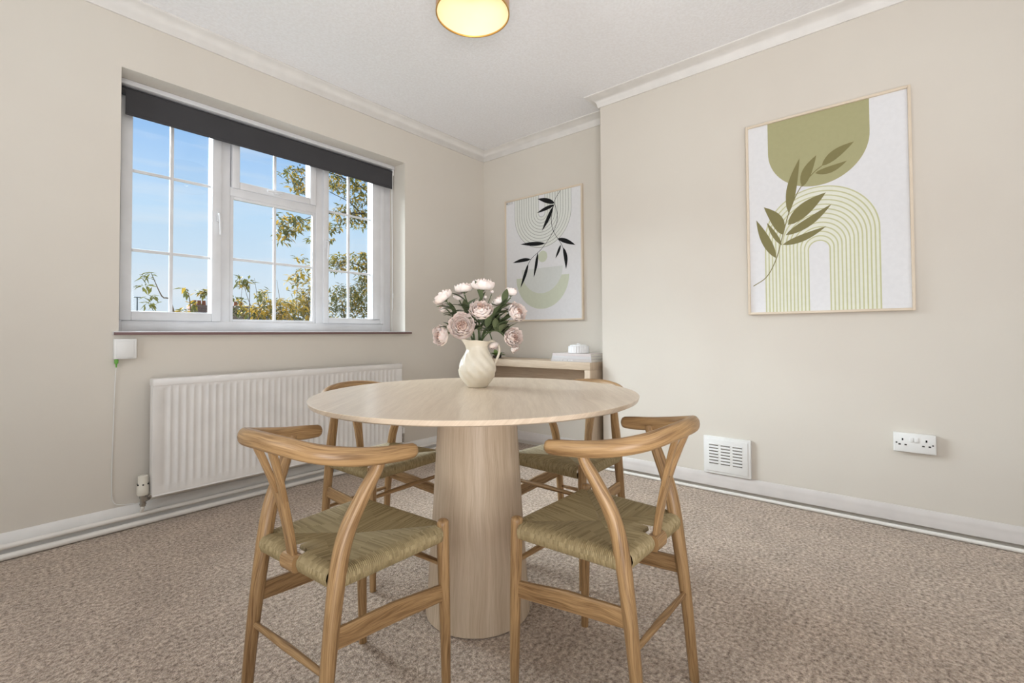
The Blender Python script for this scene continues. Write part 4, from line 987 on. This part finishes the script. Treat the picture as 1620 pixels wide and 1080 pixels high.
plant('golden_shrub', 'golden leaved shrub rising at the foot of the middle window pane', 'shrub', (2.35, 5.05, GZ), [([(2.35, 5.05, GZ), (2.33, 5.0, -0.5), (2.3, 5.0, 1.0)], 0.05, 0)] + [([(2.3, 5.0, 0.6), (a, 5.0, 1.15), (c, 5.0, z)], 0.012, 1) for a, c, z in ((2.5, 2.62, 1.75), (2.4, 2.42, 1.62), (2.25, 2.2, 1.5), (2.05, 1.98, 1.5), (1.98, 1.88, 1.42), (2.55, 2.68, 1.5), (2.15, 2.1, 1.4))],
      [((2.30, 5.0, 1.20), (0.36, 0.2, 0.12), 300), ((2.55, 5.0, 1.30), (0.14, 0.2, 0.16), 150), ((2.00, 5.0, 1.16), (0.22, 0.15, 0.07), 90), ((2.56, 5.0, 1.58), (0.12, 0.15, 0.16), 60), ((2.38, 5.0, 1.50), (0.08, 0.1, 0.14), 30), ((2.05, 5.0, 1.36), (0.07, 0.1, 0.08), 14), ((2.44, 5.0, 1.75), (0.08, 0.08, 0.04), 9), ((2.35, 5.0, 0.7), (0.5, 0.4, 0.45), 300)], 0.075, 0.024, 0.62, 8)
plant('sparse_shrub', 'bare stems with few dark leaves outside the middle pane, left of the golden shrub', 'shrub', (1.86, 4.9, GZ), [([(1.86, 4.9, GZ), (1.85, 4.8, 0.2), (1.82, 4.7, 1.42)], 0.014, 0), ([(1.83, 4.74, 0.9), (1.75, 4.7, 1.2), (1.76, 4.7, 1.44)], 0.008, 1), ([(1.84, 4.78, 0.9), (1.95, 4.7, 1.25), (1.92, 4.7, 1.36)], 0.008, 1)],
      [((1.77, 4.7, 1.42), (0.07, 0.06, 0.055), 26), ((1.72, 4.7, 1.24), (0.07, 0.06, 0.05), 12), ((1.92, 4.7, 1.30), (0.05, 0.05, 0.06), 10), ((1.70, 4.7, 1.16), (0.06, 0.06, 0.03), 12)], 0.07, 0.024, 0.12, 9)
plant('leafy_sapling', 'thin bending sapling with sparse dark leaves outside the left window pane', 'shrub', (1.28, 4.6, GZ), [([(1.28, 4.6, GZ), (1.26, 4.5, 0.2), (1.17, 4.5, 1.12), (1.09, 4.5, 1.24), (1.02, 4.5, 1.42)], 0.012, 0)],
      [((1.00, 4.5, 1.39), (0.05, 0.04, 0.03), 9), ((0.97, 4.5, 1.31), (0.05, 0.04, 0.012), 6), ((1.02, 4.5, 1.24), (0.04, 0.04, 0.015), 5), ((1.03, 4.5, 1.175), (0.07, 0.04, 0.012), 8)], 0.07, 0.02, 0.0, 11)
plant('young_shrub', 'small shrub with golden brown leaves outside the left pane in front of the red chimney', 'shrub', (1.36, 4.6, GZ), [([(1.36, 4.6, GZ), (1.35, 4.5, 0.2), (1.29, 4.5, 1.12), (1.26, 4.5, 1.31)], 0.010, 0), ([(1.35, 4.5, 0.5), (1.40, 4.5, 1.0), (1.405, 4.5, 1.34)], 0.008, 1)],
      [((1.385, 4.5, 1.29), (0.06, 0.05, 0.03), 18), ((1.25, 4.5, 1.30), (0.02, 0.03, 0.03), 4), ((1.31, 4.5, 1.19), (0.03, 0.04, 0.04), 9), ((1.47, 4.5, 1.22), (0.04, 0.05, 0.04), 12), ((1.24, 4.5, 1.12), (0.06, 0.05, 0.02), 14)], 0.07, 0.024, 0.45, 12)
def brick_mat(name, c1, c2):
    m = bpy.data.materials.new(name); m.use_nodes = True; n = m.node_tree.nodes; L = m.node_tree.links; b = n['Principled BSDF']; b.inputs['Roughness'].default_value = 0.9
    t = n.new('ShaderNodeTexCoord'); k = n.new('ShaderNodeTexBrick'); k.inputs['Scale'].default_value = 4.5; k.inputs['Color1'].default_value = c1; k.inputs['Color2'].default_value = c2; k.inputs['Mortar'].default_value = srgb(170, 160, 148); k.inputs['Mortar Size'].default_value = 0.03
    mpp = n.new('ShaderNodeMapping'); mpp.inputs['Rotation'].default_value = (PI/2, 0, 0); L.new(t.outputs['Object'], mpp.inputs[0]); L.new(mpp.outputs[0], k.inputs['Vector']); L.new(k.outputs['Color'], b.inputs['Base Color']); return m
RED, YEL = brick_mat('red_brick', srgb(150, 92, 72), srgb(122, 74, 58)), brick_mat('yellow_brick', srgb(190, 150, 104), srgb(156, 112, 80))
SLATE = mat('roof_slate', srgb(112, 116, 124), 0.7, 0.3, noise=(4, srgb(92, 96, 106), 3)); TERRA = mat('chimney_pot_clay', srgb(168, 104, 74), 0.8, 0.2)
def house(label, x0, x1, y0, ridge, brick, chim):
    t = thing('house', label, 'house', ((x0+x1)/2, y0, GZ)); ox, oy = (x0+x1)/2, y0; w = (x1-x0)/2; e = ridge-1.9; d = 4.0
    b = B(); box(b, (-w, -d, 0), (w, d, e-GZ)); 
    for s in (-w, w):
        poly(b, [(s, -d, e-GZ), (s, d, e-GZ), (s, 0, ridge-GZ-0.05)])
    obj('walls', b, brick, t, flat=True)
    b = B(); n = 14
    for s in (-1, 1):
        for k in range(n):
            a, c = k/n, (k+1)/n; y1, y2 = s*(d+0.3)*(1-a), s*(d+0.3)*(1-c); z1, z2 = (e-0.14)+(ridge-e+0.14)*a-GZ, (e-0.14)+(ridge-e+0.14)*c-GZ
            poly(b, [(-w-0.2, y1, z1+0.05), (w+0.2, y1, z1+0.05), (w+0.2, y2, z2+0.02), (-w-0.2, y2, z2+0.02)]); poly(b, [(-w-0.2, y1, z1), (w+0.2, y1, z1), (w+0.2, y1, z1+0.05), (-w-0.2, y1, z1+0.05)])
    box(b, (-w-0.2, -0.12, ridge-GZ-0.02), (w+0.2, 0.12, ridge-GZ+0.08), 0.03); obj('roof', b, SLATE, t, flat=True, fixn=False)
    for wx in (-w*0.5, w*0.5):
        for wz in (0.9, 3.2):
            if wz+1.2 < e-GZ:
                b = B(); box(b, (wx-0.6, -d-0.03, wz), (wx+0.6, -d+0.05, wz+1.2), 0.02); f = obj('window', b, UPVC, t)
                b = B(); box(b, (wx-0.52, -d-0.04, wz+0.08), (wx-0.03, -d, wz+1.12)); box(b, (wx+0.03, -d-0.04, wz+0.08), (wx+0.52, -d, wz+1.12)); obj('pane', b, DARKH, f, flat=True)
    for cx, cw, top in chim:
        b = B(); box(b, (cx-ox-cw/2, -0.45, ridge-GZ-0.5), (cx-ox+cw/2, 0.45, top-GZ-0.2), 0.01); box(b, (cx-ox-cw/2-0.06, -0.5, top-GZ-0.2), (cx-ox+cw/2+0.06, 0.5, top-GZ), 0.01); c = obj('chimney', b, brick, t)
        for k in (-0.28, 0.0, 0.28):
            b = B(); lathe(b, [(0, 0), (0.11, 0), (0.09, 0.25), (0.105, 0.28), (0.08, 0.28), (0.0, 0.2)], 12); bmesh.ops.translate(b, verts=b.verts[:], vec=(cx-ox+k*cw, 0, top-GZ)); obj('chimney_pot', b, TERRA, c)
    return t
house('far red brick house with a chimney stack showing in the left window pane', 6.9, 9.75, 30, 1.98, RED, [(8.99, 0.8, 2.62)])
house('far yellow brick house with slate roof showing at the foot of the middle pane', 10.25, 14.5, 30, 2.02, YEL, [(10.85, 0.95, 2.66)])
lp = thing('lamp_post', 'slim street lamp far off, showing low in the left window pane', 'lamp post', (5.2, 25, GZ))
MET = mat('galvanised_steel', srgb(130, 134, 138), 0.5, 0.5, metal=0.5)
b = B(); tube(b, [(0, 0, 0), (0, 0, 2.58-GZ)], [0.05, 0.022], 10); obj('pole', b, MET, lp)
b = B(); box(b, (-0.13, -0.06, 2.57-GZ), (0.13, 0.06, 2.61-GZ), 0.02); obj('lamp_head', b, MET, lp)
